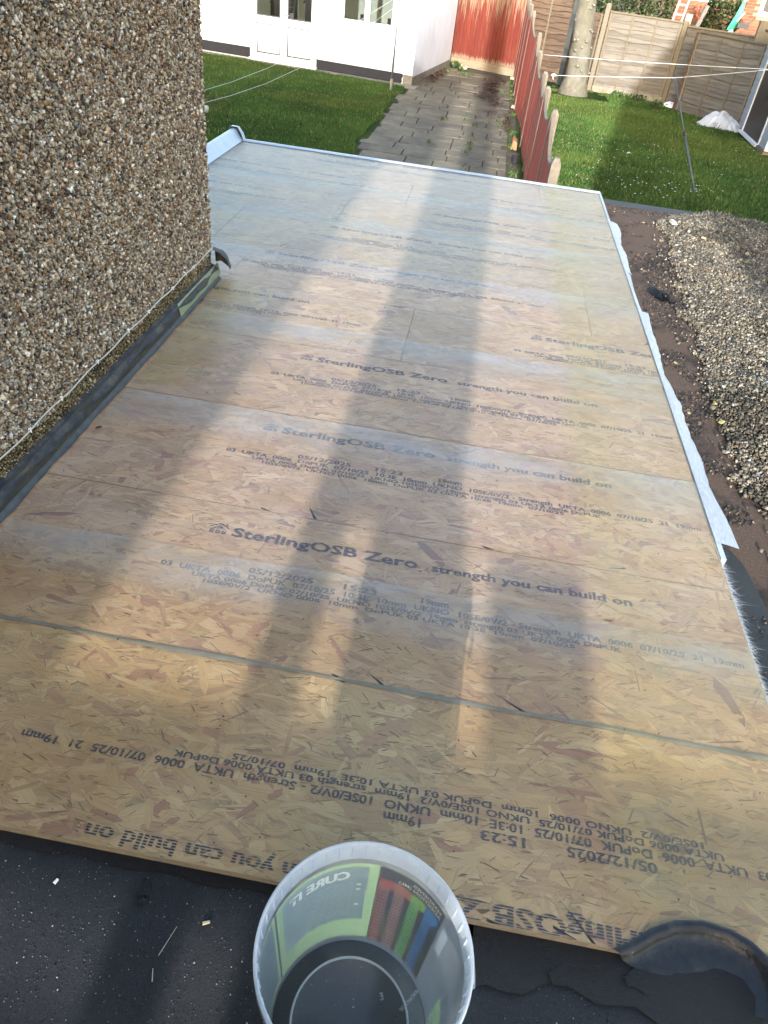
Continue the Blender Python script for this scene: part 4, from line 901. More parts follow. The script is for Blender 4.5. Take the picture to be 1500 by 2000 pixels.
s = MB(); s.box(-LS - .1, 0.12, -0.10, DS + .1, HS, HS + 0.14); s.build('roof', M['blackfelt_edge'], shed)
s = MB(); s.box(-LS, DX0 - 0.02, -0.012, -0.001, 0.03, 0.25); s.build('plinth', M['plinth'], shed)
s = MB(); s.poly([(DX1 + 0.0, -0.012, 0.01), (-0.26, -0.012, 0.01), (-0.235, -0.012, 0.05), (-0.25, -0.012, 0.10), (-0.22, -0.012, 0.17), (-0.24, -0.012, 0.215), (DX1, -0.012, 0.225)]); s.build('plinth', M['plinth'], shed)
s = MB(); s.box(-0.22, 0.004, -0.004, -0.001, 0.0, 0.20); s.box(0.0005, 0.006, 0.0, DS, 0.0, 0.17); s.build('bare_footing', M['concrete'], shed)
s = MB(); s.box(-LS, 0.2, -0.42, -0.02, -0.05, 0.008); s.build('concrete_strip', M['concrete'], shed)
s = MB(); s.box(-LS + TW, -TW, 1.9, 1.95, 0, HS); s.box(-LS + TW, -TW, TW, 1.9, 0.0, 0.02); s.build('inner_wall', M['room'], shed)
def pane_frame(parent, x0, x1, z0, z1, fw, y, dp, mat):
    s = MB(); s.box(x0, x0 + fw, y, y + dp, z0, z1); s.box(x1 - fw, x1, y, y + dp, z0, z1); s.box(x0 + fw, x1 - fw, y, y + dp, z0, z0 + fw); s.box(x0 + fw, x1 - fw, y, y + dp, z1 - fw, z1); return s.build('frame', mat, parent)
# double door
s = MB(); s.box(DX0, DX0 + 0.07, -0.03, 0.09, 0.03, 2.08); s.box(DX1 - 0.07, DX1, -0.03, 0.09, 0.03, 2.08); s.box(DX0 + .07, DX1 - .07, -0.03, 0.09, 2.01, 2.08); s.box(DX0 - 0.02, DX1 + 0.02, -0.10, 0.09, 0.0, 0.055); s.build('door_frame', M['white_pvc'], shed)
mid = (DX0 + DX1) / 2
for k, (a, b_) in enumerate(((DX0 + 0.072, mid - 0.003), (mid + 0.003, DX1 - 0.072))):
    s = MB(); st = 0.085; y0_, y1_ = -0.015, 0.045
    s.box(a, a + st, y0_, y1_, 0.06, 2.005); s.box(b_ - st, b_, y0_, y1_, 0.06, 2.005)
    for z0, z1 in ((0.06, 0.17), (0.80, 0.94), (1.92, 2.005)): s.box(a + st, b_ - st, y0_, y1_, z0, z1)
    dr = s.build('door', M['white_pvc'], shed)
    s = MB(); s.box(a + st - .004, b_ - st + .004, 0.008, 0.03, 0.165, 0.805); s.build('door_panel', M['shed_render'], dr)
    for z0, z1, yy_ in ((0.17, 0.80, 0.004), (0.94, 1.92, 0.009)):  # dark strips stand in for groove shade round the panels and panes
        s = MB(); e = 0.028; c0, c1 = a + st, b_ - st
        s.box(c0, c1, yy_ - .002, yy_, z0, z0 + e); s.box(c0, c1, yy_ - .002, yy_, z1 - e, z1); s.box(c0, c0 + e, yy_ - .002, yy_, z0 + e, z1 - e); s.box(c1 - e, c1, yy_ - .002, yy_, z0 + e, z1 - e); s.build('groove_line', M['groove_line'], dr)
    s = MB(); s.box(a + st - .004, b_ - st + .004, 0.012, 0.022, 0.935, 1.925); s.build('pane', M['glass'], dr)
    if k == 1:
        s = MB(); s.box(a + 0.025, a + 0.055, -0.028, -0.015, 0.90, 1.12); s.bar((a + 0.04, -0.05, 1.03), (a + 0.16, -0.05, 1.02), 0.018); s.bar((a + 0.04, -0.02, 1.03), (a + 0.04, -0.055, 1.03), 0.018); s.build('handle', M['steel'], dr)
        s = MB(); s.box(a + 0.15, a + 0.24, 0.0, 0.011, 0.97, 1.08); s.build('lock_case', M['black_plastic'], dr)
# windows
for a, b_ in ((WX0, WX1), (VX0, VX1)):
    s = MB(); fw = 0.06; z0, z1 = SILL + 0.0, 2.1; m2 = (a + b_) / 2 - 0.02
    s.box(a, a + fw, -0.02, 0.06, z0, z1); s.box(b_ - fw, b_, -0.02, 0.06, z0, z1); s.box(a + fw, b_ - fw, -0.02, 0.06, z0, z0 + 0.075); s.box(a + fw, b_ - fw, -0.02, 0.06, z1 - fw, z1); s.box(m2 - 0.06, m2 + 0.06, -0.022, 0.058, z0 + 0.075, z1 - fw)
    wf = s.build('window', M['white_pvc'], shed)
    for c0, c1 in ((a + fw, m2 - 0.06), (m2 + 0.06, b_ - fw)):
        s = MB(); s.box(c0 - .003, c1 + .003, 0.012, 0.024, z0 + 0.07, z1 - fw + .005); s.build('pane', M['glass'], wf)
        s = MB(); s.box(c1 - 0.13, c1 - 0.06, 0.07, 0.12, z0 + 0.085, z0 + 0.20); s.build('window_stay', M['black_plastic'], wf)
    s = MB(); s.hexa([(a - .06, -0.10, z0 - .075), (b_ + .06, -0.10, z0 - .075), (b_ + .06, -0.001, z0 - .06), (a - .06, -0.001, z0 - .06), (a - .06, -0.10, z0 - .035), (b_ + .06, -0.10, z0 - .035), (b_ + .06, -0.001, z0 - .002), (a - .06, -0.001, z0 - .002)]); s.build('sill', M['white_pvc'], wf)
s = MB()
for q in (-0.19, -0.10): s.tube([(q, -0.006, 1.10), (q, -0.001, 1.10)], 0.012, 8)
s.box(-0.20, -0.02, -0.02, -0.001, 1.62, 1.68); s.build('fixing', M['grey_plastic'], shed)
rootm = Matrix.Translation(Vector(SC)) @ Matrix.Rotation(math.atan2(-ux[1], -ux[0]), 4, 'Z')
def shedpt(x, y, z): return rootm @ Vector((x, y, z))
# things seen through the door panes
s = MB(); 
for dx in (0, 0.34): s.bar((dx, 0, 0), (dx + 0.06, 0.45, 1.9), 0.05, 0.03)
for k in range(6): s.bar((0.01, 0.07 * k + .04, 0.25 + 0.28 * k), (0.36, 0.07 * k + .04, 0.25 + 0.28 * k), 0.035, 0.02)
o = s.build('stepladder', M['steel']); o.location = shedpt(-3.82, 0.75, 0.02); o.rotation_euler = (0, 0, shed.rotation_euler.z); tag(o, 'metal stepladder leaning inside behind the left glazed door', 'ladder')
st = thing('dark_cabinet', 'dark pitched-top stove or cabinet seen through the right glazed door', 'cabinet', tuple(shedpt(-2.95, 0.95, 0.02)), shed.rotation_euler.z)
s = MB(); s.box(-0.19, 0.19, 0, 0.35, 0.0, 1.22); s.build('body', M['black_plastic'], st)
s = MB(); s.poly([(-0.24, -0.02, 1.22), (0.24, -0.02, 1.22), (0.20, -0.02, 1.30), (0.06, -0.02, 1.36), (-0.10, -0.02, 1.36), (-0.20, -0.02, 1.31)]); s.grid([[(-0.24, -0.02, 1.22), (-0.20, -0.02, 1.31), (-0.10, -0.02, 1.36), (0.06, -0.02, 1.36), (0.20, -0.02, 1.30), (0.24, -0.02, 1.22)], [(-0.24, 0.36, 1.22), (-0.20, 0.36, 1.31), (-0.10, 0.36, 1.36), (0.06, 0.36, 1.36), (0.20, 0.36, 1.30), (0.24, 0.36, 1.22)]]); s.build('hood', M['brown_door'], st)
s = MB(); s.box(0.0, 0.14, -0.02, -0.001, 0.86, 0.98); s.build('red_tag', M['red_plastic'], st)
o = MB(); o.box(-0.35, 0.25, 0, 0.4, 0, 1.5); o.box(-0.35, 0.25, -0.03, -0.001, 1.08, 1.12); oo = o.build('tool_cupboard', M['brown_door']); oo.location = shedpt(-3.95, 1.5, 0.02); oo.rotation_euler = (0, 0, shed.rotation_euler.z); tag(oo, 'dark cupboard inside the outbuilding behind the stepladder', 'cupboard')

# ================================================================== RED FENCES
BC, BL = at(1003, 150), at(866, 122); bd = BC - BL; bl = np.linalg.norm(bd); bd /= bl
rb = thing('red_back_fence', 'worn red painted close-board fence closing the far end of the path', 'fence', tuple(BL), math.atan2(bd[1], bd[0]))
x = -0.45; k = 0
while x < bl - 0.03:
    s = MB(); wv = 0.105; s.hexa([(x, -0.006, 0.20), (x + wv + 0.012, -0.020, 0.20), (x + wv + 0.012, 0.0, 0.20), (x, 0.0, 0.20), (x, -0.006, 1.98), (x + wv + 0.012, -0.020, 1.98), (x + wv + 0.012, 0.0, 1.98), (x, 0.0, 1.98)])
    s.build('board', M['red'], rb); x += wv
s = MB(); s.box(-0.45, bl, -0.032, -0.002, 0.0, 0.195); s.build('gravel_board', M['wood_gravel'], rb)
s = MB(); s.box(-0.45, bl + .02, 0.001, 0.05, 0.0, 0.06); s.box(-0.45, bl + .02, 0.001, 0.04, 1.0, 1.08); s.box(-0.45, bl + .02, 0.001, 0.04, 1.8, 1.88); s.build('rail', M['wood_brown'], rb)
# side fence with dipped panels between concrete posts
sf = thing('red_side_fence', 'dark red side fence of dipped boarded panels between concrete posts', 'fence', (0, 0, G))
tops = [(1082.4, 307), (1080.6, 213), (1067.6, 168), (1063, 139), (1053.7, 98), (1052.8, 63), (1041.7, 20)]
FY = [7.20 + 1.93 * k for k in range(9)]
FP = []
for k, yv in enumerate(FY):
    if k < 7:
        q = onpl(*tops[k], (0, yv, 0), (0, 1, 0)); FP.append((q[0], yv, q[2]))
    else: FP.append((0.545 - 0.012 * (k - 6), yv, 0.53))
FP.append((0.508, 24.02, 0.60))
for k, (x, yv, zt) in enumerate(FP):
    s = MB(); z = zt - G
    s.box(x - 0.012, x + 0.072, yv - 0.05, yv + 0.05, 0, z - 0.05); s.hexa([(x - 0.012, yv - .05, z - .05), (x + .072, yv - .05, z - .05), (x + .072, yv + .05, z - .05), (x - .012, yv + .05, z - .05), (x + 0.005, yv - .04, z), (x + .05, yv - .04, z), (x + .05, yv + .04, z), (x + .005, yv + .04, z)])
    s.build('concrete_post', M['post_conc'], sf)
for (xa, ya, za), (xb, yb, zb) in zip(FP, FP[1:]):
    nb_ = 13; L = yb - ya - 0.10
    s = MB(); s.hexa([(xa + 0.005, ya + .051, 0), (xa + 0.045, ya + .051, 0), (xb + .045, yb - .051, 0), (xb + 0.005, yb - .051, 0), (xa + 0.005, ya + .051, 0.25), (xa + 0.045, ya + .051, 0.25), (xb + .045, yb - .051, 0.25), (xb + .005, yb - .051, 0.25)]); s.build('gravel_board', M['red_side'], sf)
    for j in range(nb_):
        t0, t1 = j / nb_, (j + 1) / nb_; y0_, y1_ = ya + 0.05 + L * t0, ya + 0.05 + L * t1 + 0.012
        hh = lambda t: (za + (zb - za) * t - G) - 0.04 - 0.20 * math.sin(math.pi * min(1, max(0, t))) ** 0.8
        x0_, x1_ = xa + (xb - xa) * t0, xa + (xb - xa) * t1; e = 0.012
        s = MB(); s.hexa([(x0_ + .008, y0_, .255), (x0_ + .022, y0_, .255), (x1_ + .022 - e, min(y1_, yb - .051), .255), (x1_ + .008 - e, min(y1_, yb - .051), .255), (x0_ + .008, y0_, hh(t0)), (x0_ + .022, y0_, hh(t0)), (x1_ + .022 - e, min(y1_, yb - .051), hh(t1)), (x1_ + .008 - e, min(y1_, yb - .051), hh(t1))])
        s.build('board', M['red_side'], sf)
    s = MB(); N = 14
    cap = [[(xa + (xb - xa) * t - .004 + dx, ya + .05 + L * t, (za + (zb - za) * t - G) - 0.04 - 0.20 * math.sin(math.pi * t) ** 0.8 + dz) for dx, dz in ((0, -.008), (0, .014), (.035, .014), (.035, -.008))] for t in np.linspace(0, 1, N)]
    s.grid(cap); s.build('capping_rail', M['wood_batten'], sf)

# ================================================================== WOODEN FENCES AT THE FAR RIGHT
def lap_panel(root, L, H, mat, nsl, z0=0.02, lean=0.0, battens=(0.02, 0.33, 0.66, 0.98), toprail=True, relief=0.030):
    """waney-edge slats, each its own piece, with upright battens on the face; local x along, -y = face"""
    st = (H - z0) / nsl; 
    for k in range(nsl):
        zb = z0 + k * st; n_ = 9; off = 0.012; s = MB(); ph = random.uniform(0, 6)
        lo = [zb - 0.034 + 0.016 * math.sin(ph + i * 1.3) + random.uniform(-.012, .012) if k else zb for i in range(n_)]
        hi = zb + st + 0.004; P = []
        bow = random.uniform(-0.012, 0.020)
        for i in range(n_):
            xx = L * i / (n_ - 1); yb_ = -relief - bow * math.sin(math.pi * i / (n_ - 1)) + random.uniform(-.004, .004)
            P.append([(xx, yb_ + .010, lo[i]), (xx, yb_, lo[i]), (xx, -0.004, hi), (xx, 0.004, hi)])
        s.grid(P); s.build('slat', mat, root)
    for t in battens:
        s = MB(); xx = L * t; s.box(xx - 0.022, xx + 0.022, -0.022 - relief, -0.004 - relief, z0 + 0.01, H - 0.01); s.build('batten', M['wood_batten'], root)
    if toprail:
        s = MB(); s.box(0, L, -0.045, 0.02, H + 0.005, H + 0.04); s.build('top_rail', M['wood_batten'], root)
W0, W1 = at(1155, 178), at(1290, 203); wd = W1 - W0; wl_ = np.linalg.norm(wd); wd /= wl_; wa = math.atan2(wd[1], wd[0])
lf = thing('pale_lap_fence', 'pale weathered lap panel fence between a concrete and a timber post', 'fence', tuple(W0), wa)
lap_panel(lf, wl_ - 0.02, 1.80, M['wood_pale'], 19, 0.16)
s = MB(); s.box(0, wl_ - .02, -0.03, 0.02, 0.0, 0.155); s.build('gravel_board', M['concrete'], lf)
s = MB(); s.box(-0.13, -0.015, -0.08, 0.04, 0, 1.95); s.hexa([(-.13, -.08, 1.95), (-.015, -.08, 1.95), (-.015, .04, 1.95), (-.13, .04, 1.95), (-.10, -.06, 1.99), (-.04, -.06, 1.99), (-.04, .02, 1.99), (-.10, .02, 1.99)]); s.build('concrete_post', M['post_conc'], lf)
s = MB(); s.box(wl_ - 0.01, wl_ + 0.10, -0.09, 0.03, 0, 1.86); s.build('timber_post', M['wood_batten'], lf)
# continuing boundary behind the leaning panel
b0 = W0 + wd * (wl_ + 0.11); bf = thing('rear_lap_fence', 'greyish lap fence running on behind the nearer panel', 'fence', tuple(b0), wa + 0.02)
lap_panel(bf, 2.9, 1.74, M['wood_pale'], 12, 0.02, battens=(0.13, 0.5, 0.98))
P0, P1 = at(1320, 216), at(1440, 252); pd_ = P1 - P0; pl_ = np.linalg.norm(pd_); pd_ /= pl_
lp = thing('leaning_lap_panel', 'separate pale fence panel with half-shaded face standing beside the grey shed', 'fence panel', tuple(P0), math.atan2(pd_[1], pd_[0]))
lap_panel(lp, pl_, 1.70, M['wood_pale'], 19, 0.02, battens=(0.015, 0.36, 0.70, 0.985))
s = MB(); s.bar((-0.05, -0.05, 0.0), (-0.03, -0.03, 1.70), 0.06, 0.06); s.build('edge_post', M['wood_brown'], lp)
# brown fence behind the tree
K0 = at(1012, 151) ; K1 = W0 + np.array([-0.14, 0.04, 0]); kd = K1 - K0; kl = np.linalg.norm(kd); kd /= kl
bw = thing('brown_lap_fence', 'dark brown sagging lap fence behind the tree trunk', 'fence', tuple(K0), math.atan2(kd[1], kd[0]))
half = kl * 0.60
lap_panel(bw, half - 0.06, 1.95, M['wood_brown'], 15, 0.05, battens=(0.5,), toprail=False, relief=0.062)
bw2 = thing('brown_lap_fence', 'shorter dark brown lap fence between the trunk and the concrete post', 'fence', tuple(K0 + kd * (half + 0.06)), math.atan2(kd[1], kd[0]))
lap_panel(bw2, kl - half - 0.08, 1.75, M['wood_brown'], 13, 0.05, battens=(0.97,), toprail=False, relief=0.062)

# ================================================================== TREE
tp = at(1118, 183); tree = thing('tree', 'pale knobbly tree trunk growing against the brown fence', 'tree', tuple(tp))
TT = onpl(1150, 0, tuple(tp), (0, 1, 0)) - tp
tk = []; rr = []
for k in range(15):
    t = k / 14; z = 3.6 * t; f = z / TT[2]; tk.append((TT[0] * f + 0.03 * math.sin(z * 2.0), 0.05 * math.sin(z * 1.3), z - 0.1)); rr.append(0.30 + 0.16 * math.exp(-z * 5) - 0.035 * z)
s = MB(); s.tube(tk, rr, 18); to = s.build('trunk', M['bark'], tree, smooth=True)
for v in to.data.vertices:
    a = math.atan2(v.co.y, v.co.x); v.co.x += 0.018 * math.sin(v.co.z * 9 + a * 3); v.co.y += 0.018 * math.sin(v.co.z * 7 + a * 4)
for k in range(24):
    z = random.uniform(0.5, 2.6); i = min(13, int(z / 3.6 * 14)); a = random.uniform(-2.9, -0.3); r0 = rr[i] * 0.97
    c = Vector(tk[i]); c.z = z; p = c + Vector((math.cos(a), math.sin(a), 0)) * r0; q = c + Vector((math.cos(a), math.sin(a), 0.1)) * (r0 + 0.022)
    s = MB(); kr = random.uniform(0.025, 0.055); s.tube([p, p.lerp(q, .6), q], [kr, kr * .85, kr * .35], 8); s.build('knot', M['knot'], to, smooth=True)
def limb(p, d, l, r, depth):
    p = Vector(p); pts = [p]; d = Vector(d).normalized()
    for k in range(5): d = (d + Vector((random.gauss(0, .12), random.gauss(0, .12), 0.07))).normalized(); p = p + d * l / 5; pts.append(p)
    s = MB(); s.tube(pts, [r * (1 - .11 * k) for k in range(6)], 8); s.build('limb', M['bark'], tree, smooth=True)
    if depth:
        for _ in range(3): limb(pts[random.choice((3, 4, 5))], d + Vector((random.uniform(-.9, .9), random.uniform(-.9, .9), .25)), l * .65, r * .5, depth - 1)
for a in (0.3, 2.2, 4.4): limb(tk[-1], (math.cos(a) * .7, math.sin(a) * .7, 1), 1.7, 0.12, 2)
n = 900; ctr = Vector(tk[-1]) + Vector((0, 0, 1.8)); Pm = rng.normal(size=(n, 3)); Pm /= np.linalg.norm(Pm, axis=1)[:, None]; Pm *= (rng.random(n) ** .4)[:, None] * np.array([2.0, 2.0, 1.5]); Pm += np.array(ctr)
Rm = rand_rot(n); qd = np.array([(-.03, 0, 0), (0, -.015, 0), (.035, 0, 0), (0, .015, 0)]); V = (np.einsum('nij,kj->nki', Rm, qd) + Pm[:, None]).reshape(-1, 3)
tag(fast('crown', V, np.arange(4 * n).reshape(-1, 4), M['leaf'], col=np.repeat(palette(n, [(0.06, 0.11, 0.02), (0.09, 0.14, 0.03)], [1, 1]), 4, 0), parent=tree), kind='stuff')

# ================================================================== GREY SHED AT THE RIGHT
A0, A1 = at(1440, 252), at(1493, 303); gd = A1 - A0; gL = np.linalg.norm(gd); gd /= gL
gs = thing('grey_shed', 'grey clad shed with a dark brown door at the right edge', 'shed', tuple(A0), math.atan2(gd[1], gd[0]))
# local x from the far corner towards the viewer, +y = away from the garden side? keep body on +y
GH = 1.95; d0_, d1_ = 0.62, 2.25
def clad(x0, x1, z0, z1):
    z = z0
    while z < z1 - 0.01:
        h_ = min(0.145, z1 - z); s = MB(); s.hexa([(x0, -0.022, z), (x1, -0.022, z), (x1, 0.0, z), (x0, 0.0, z), (x0, -0.006, z + h_), (x1, -0.006, z + h_), (x1, 0.0, z + h_), (x0, 0.0, z + h_)]); s.build('cladding_board', M['grey_cladding'], gs); z += h_
clad(0.0, d0_ - .05, 0.08, GH); clad(d1_ + .05, gL, 0.08, GH); clad(d0_ - .05, d1_ + .05, GH - 0.09, GH)
s = MB(); s.box(0, gL, 0.001, 2.2, 0.08, GH - 0.002); s.build('wall', M['grey_plastic'], gs)
s = MB(); s.box(d0_ - .05, d0_, -0.04, -0.001, 0.08, GH - .09); s.box(d1_, d1_ + .05, -0.04, -0.001, 0.08, GH - .09); s.box(d0_ - .05, d1_ + .05, -0.10, -0.023, 0.03, 0.08); s.build('door_frame', M['white_pvc'], gs)
s = MB(); s.box(d0_, (d0_ + d1_) / 2 - .004, -0.018, -0.001, 0.085, GH - .095); s.box((d0_ + d1_) / 2 + .004, d1_, -0.018, -0.001, 0.085, GH - .095); dr = s.build('door', M['brown_door'], gs)
s = MB(); s.box(1.55, 1.64, -0.030, -0.019, 0.95, 1.12); s.bar((1.6, -0.05, 1.0), (1.6, -0.05, 0.82), 0.03); s.build('handle', M['black_plastic'], dr)
s = MB(); s.box(gL - 0.002, gL + 0.05, -0.05, 2.2, 0.08, GH); s.build('corner_trim', M['white_pvc'], gs)
s = MB(); s.hexa([(-0.1, -0.15, GH), (gL + .1, -0.15, GH), (gL + .1, 2.4, GH + .25), (-0.1, 2.4, GH + .25), (-0.1, -0.15, GH + .05), (gL + .1, -0.15, GH + .05), (gL + .1, 2.4, GH + .3), (-0.1, 2.4, GH + .3)]); s.build('roof', M['blackfelt_edge'], gs)
s = MB(); s.box(0.0, gL, -0.06, 2.2, 0.0, 0.075); s.build('timber_bearer', M['wood_gravel'], gs)

# ================================================================== POLES AND LINES
pb = at(763, 178); ptop = onpl(780, 0, tuple(pb), (0, 1, 0)); pdv = Vector(ptop - pb)
cp = thing('clothes_post', 'galvanised clothes post at the lawn corner before the white outbuilding', 'post', tuple(pb))
s = MB(); s.tube([(0, 0, 0.22), tuple(pdv * 1.25)], 0.022, 10); s.build('tube', M['steel'], cp, smooth=True)
s = MB(); s.tube([(0, 0, -0.05), (pdv.x / pdv.z * .25, 0, 0.25)], 0.032, 10); s.build('ground_socket', M['concrete'], cp, smooth=True)
qb = at(1357, 380)
qt = onpl(1318, 152, tuple(qb + np.array([0, 1.2, 0])), (0, 1, 0))
pr = thing('clothes_prop', 'slim dark clothes prop leaning on the line over the right lawn', 'prop', tuple(qb))
dv = Vector(qt - qb); s = MB(); s.tube([(0, 0, 0), tuple(dv * 0.52)], 0.017, 8); s.build('lower_tube', M['prop'], pr, smooth=True)
s = MB(); s.tube([tuple(dv * 0.521), tuple(dv)], 0.012, 8); s.build('upper_tube', M['prop'], pr, smooth=True)
s = MB(); s.tube([tuple(dv * 0.50), tuple(dv * 0.535)], 0.022, 8); s.tube([tuple(dv * .995), tuple(dv * 1.012)], 0.02, 8); s.build('collar', M['black_plastic'], pr, smooth=True)
def line(name, label, pts, r, mat, group=None):
    o = MB(); p0 = Vector(pts[0]); o.tube([Vector(p) - p0 for p in pts], r, 6); ob = o.build(name, mat, smooth=True); ob.location = p0; return tag(ob, label, 'line', group or 'clothes lines')
# right garden: from the red fence posts to beyond the frame, resting on the prop
qa = np.array(onpl(1060, 107, (0, FY[5], 0), (0, 1, 0))); 
def span(px0, px1, Y0, Y1, sag=0.0, n=14):
    a = onpl(*px0, (0, Y0, 0), (0, 1, 0)); b = onpl(*px1, (0, Y1, 0), (0, 1, 0))
    return [tuple(a + (b - a) * t + np.array([0, 0, -sag * 4 * t * (1 - t)])) for t in np.linspace(0, 1, n)]
line('clothes_line', 'upper white clothes line crossing from the red fence to the right', span((1062, 107), (1620, 141), 16.0, 14.2, 0.02), 0.0036, M['line'])
line('clothes_line', 'lower white clothes line resting on the dark prop', span((1078, 147), (1318, 152), 15.0, qt[1] - .02, 0.005, 8) + span((1318, 152), (1620, 124), qt[1] - .02, 13.0, 0.01, 8)[1:], 0.0036, M['line'])
s = MB(); c = onpl(1080, 147, (0, 15.0, 0), (0, 1, 0)); s.tube([(-.03, 0, 0), (0.02, 0, 0.01), (0.06, 0, 0.0)], [0.012, 0.022, 0.010], 8); s.tube([(0.0, 0, 0), (0.02, 0, -0.06)], 0.006, 6); o = s.build('line_knot', M['line']); o.location = tuple(c); tag(o, 'white knotted end of the lower clothes line by the red fence', 'knot')
# left garden lines, rising to the clothes post side
def curve_line(px, Y0, Y1, name, label):
    n = len(px); pts = [tuple(onpl(*p, (0, Y0 + (Y1 - Y0) * k / (n - 1), 0), (0, 1, 0))) for k, p in enumerate(px)]
    line(name, label, pts, 0.0042, M['line_grey'])
curve_line([(350, 186), (386, 180), (450, 161), (520, 134), (600, 98), (680, 54), (765, 1), (800, -22)], 11.0, 18.6, 'clothes_line', 'upper grey clothes line sagging across the left lawn')
curve_line([(350, 214), (390, 203), (450, 187), (520, 163), (600, 126), (680, 80), (760, 22), (793, -2), (820, -22)], 10.6, 18.6, 'clothes_line', 'lower grey clothes line sagging across the left lawn')
# pipe stub beyond the pebbledash corner
pc = onpl(388, 208, (0, 7.6, 0), (0, 1, 0)); o = thing('overflow_pipe', 'short grey pipe stub with a pale end poking out beyond the pebbledash wall', 'pipe', tuple(pc))
s = MB(); s.tube([(-0.35, 0, 0.01), (0.055, 0, -0.012)], 0.030, 14); s.build('tube', M['pipe_grey'], o, smooth=True)
s = MB(); s.tube([(0.0555, 0, -0.012), (0.088, 0, -0.014)], 0.032, 14); s.build('end_cap', M['pipe_end'], o, smooth=True)
s = MB(); s.box(-0.36, -0.30, -0.04, 0.04, -1.0, 0.08); s.build('standing_post', M['steel'], o)

# ================================================================== BAGS AND PLASTIC IN THE RIGHT GARDEN
def crumple(name, label, cat, p, sx, sy, h, mat, rz=0.0, seed=1, n=16):
    r_ = np.random.default_rng(seed); s = MB(); P = []
    for i in range(n + 1):
        row = []
        for j in range(n + 1):
            u, v = i / n * 2 - 1, j / n * 2 - 1; e = max(0.0, 1 - (u * u + v * v) ** 0.9); rag_ = 1 + 0.18 * r_.uniform(-1, 1) * (1 if max(abs(u), abs(v)) > .9 else .3)
            row.append((u * sx * rag_, v * sy * rag_, h * e ** .6 * (0.62 + 0.30 * float(vnoise(u * 2.2 + seed, v * 2.2 + seed, 1.0, seed)) + 0.22 * float(abs(vnoise(u * 5 + seed, v * 5, 1.0, seed + 1)))) + 0.006 * r_.random()))
        P.append(row)
    s.grid(P); o = s.build(name, mat); o.location = (p[0], p[1], G + 0.01); o.rotation_euler = (0, 0, rz); return tag(o, label, cat)
crumple('white_bag', 'small white plastic bag lying at the foot of the timber fence post', 'bag', at(1307, 210), 0.20, 0.13, 0.15, M['white_bag'], -0.3, 3, 10)
crumple('plastic_sheeting', 'crumpled pale plastic sheeting heaped beside the grey shed', 'plastic sheet', at(1404, 249), 0.48, 0.34, 0.44, M['plastic_sheet'], -0.4, 5)
crumple('blue_plastic_bag', 'small bluish plastic bag at the foot of the sheeting heap', 'bag', at(1420, 254), 0.19, 0.12, 0.13, M['blue_plastic'], 0.3, 8, 10)
crumple('white_scrap', 'flat white plastic scrap in the shaded right lawn', 'scrap', at(1228, 301), 0.07, 0.03, 0.03, M['white_bag'], 0.2, 11, 6)
s = MB(); s.tube([(0, 0, 0), (.25, .1, .05), (.45, .12, .04)], 0.025, 8); o = s.build('plastic_pipe', M['pipe_end']); o.location = tuple(at(1356, 226) + np.array([0, 0, .03])); tag(o, 'pale offcut of pipe on the grass by the sheeting', 'pipe')
# rubble and pots along the side fence on the path
tb_ = at(1003, 290); s = MB(); s.hexa([(-.05, -.14, 0), (.05, -.14, 0), (.05, .14, 0), (-.05, .14, 0), (-.03, -.13, .16), (.04, -.13, .12), (.04, .12, .14), (-.04, .10, .18)]); o = s.build('terracotta_tile', M['terracotta']); o.location = tuple(tb_); tag(o, 'broken terracotta tile leaning at the foot of the red side fence', 'tile')
s = MB(); s.tube([(0, 0, 0), (0, 0, .13), (0, 0, .135)], [.05, .06, .05], 12); o = s.build('flower_pot', M['black_plastic']); o.location = tuple(at(1005, 318)); tag(o, 'small black plastic pot by the foot of the red side fence', 'pot')
for k, (px, py, c) in enumerate(((1000, 156, (.55, .42, .26)), (1003, 212, (.45, .25, .14)))):
    s = MB(); s.col = c; s.hexa([(-.06, -.04, 0), (.06, -.05, 0), (.05, .04, 0), (-.06, .05, 0), (-.05, -.03, .05), (.05, -.04, .06), (.04, .03, .05), (-.05, .04, .06)]); o = s.build('brick_fragment', M['leaf']); o.location = tuple(at(px, py) + np.array([0, 0, .01])); tag(o, ('pale broken stone at the corner of the two red fences', 'reddish brick fragment midway along the side fence foot')[k], 'stone')
# leafy weeds along the far fences
def weed(px, py, n, r, h, label, cols):
    p = at(px, py); m = n; a = rng.uniform(0, 6.28, m); q = rng.random(m) ** .6 * r; z = rng.random(m) * h; Pm = np.column_stack([np.cos(a) * q, np.sin(a) * q, z])
    Rm = rand_rot(m); k = 0.045; qd = np.array([(-k, 0, 0), (0, -k * .4, .01), (k, 0, 0), (0, k * .4, .01)]); V = (np.einsum('nij,kj->nki', Rm, qd) + Pm[:, None]).reshape(-1, 3)
    t = thing('weed', label, 'weed', tuple(p), group='weeds along the garden fences'); tag(fast('leaves', V, np.arange(4 * m).reshape(-1, 4), M['leaf'], col=np.repeat(palette(m, cols, [1] * len(cols)), 4, 0), parent=t), kind='stuff')
    s = MB()
    for _ in range(4): s.tube([(0, 0, 0), (random.uniform(-r, r) * .4, random.uniform(-r, r) * .4, h * .9)], 0.006, 5)
    s.build('stem', M['wood_brown'], t)
GC = [(0.032, 0.07, 0.014), (0.062, 0.12, 0.026), (0.02, 0.04, 0.013)]
weed(1078, 160, 120, 0.16, 0.35, 'green weed between the red fence end and the trunk', GC)
weed(1143, 170, 130, 0.22, 0.42, 'dark ivy sprig at the foot of the concrete fence post', [(0.03, 0.05, 0.02), (0.06, 0.09, 0.03)])
weed(1185, 178, 60, 0.20, 0.38, 'sparse dark twiggy weed before the pale lap fence', [(0.04, 0.06, 0.02), (0.08, 0.06, 0.03)])
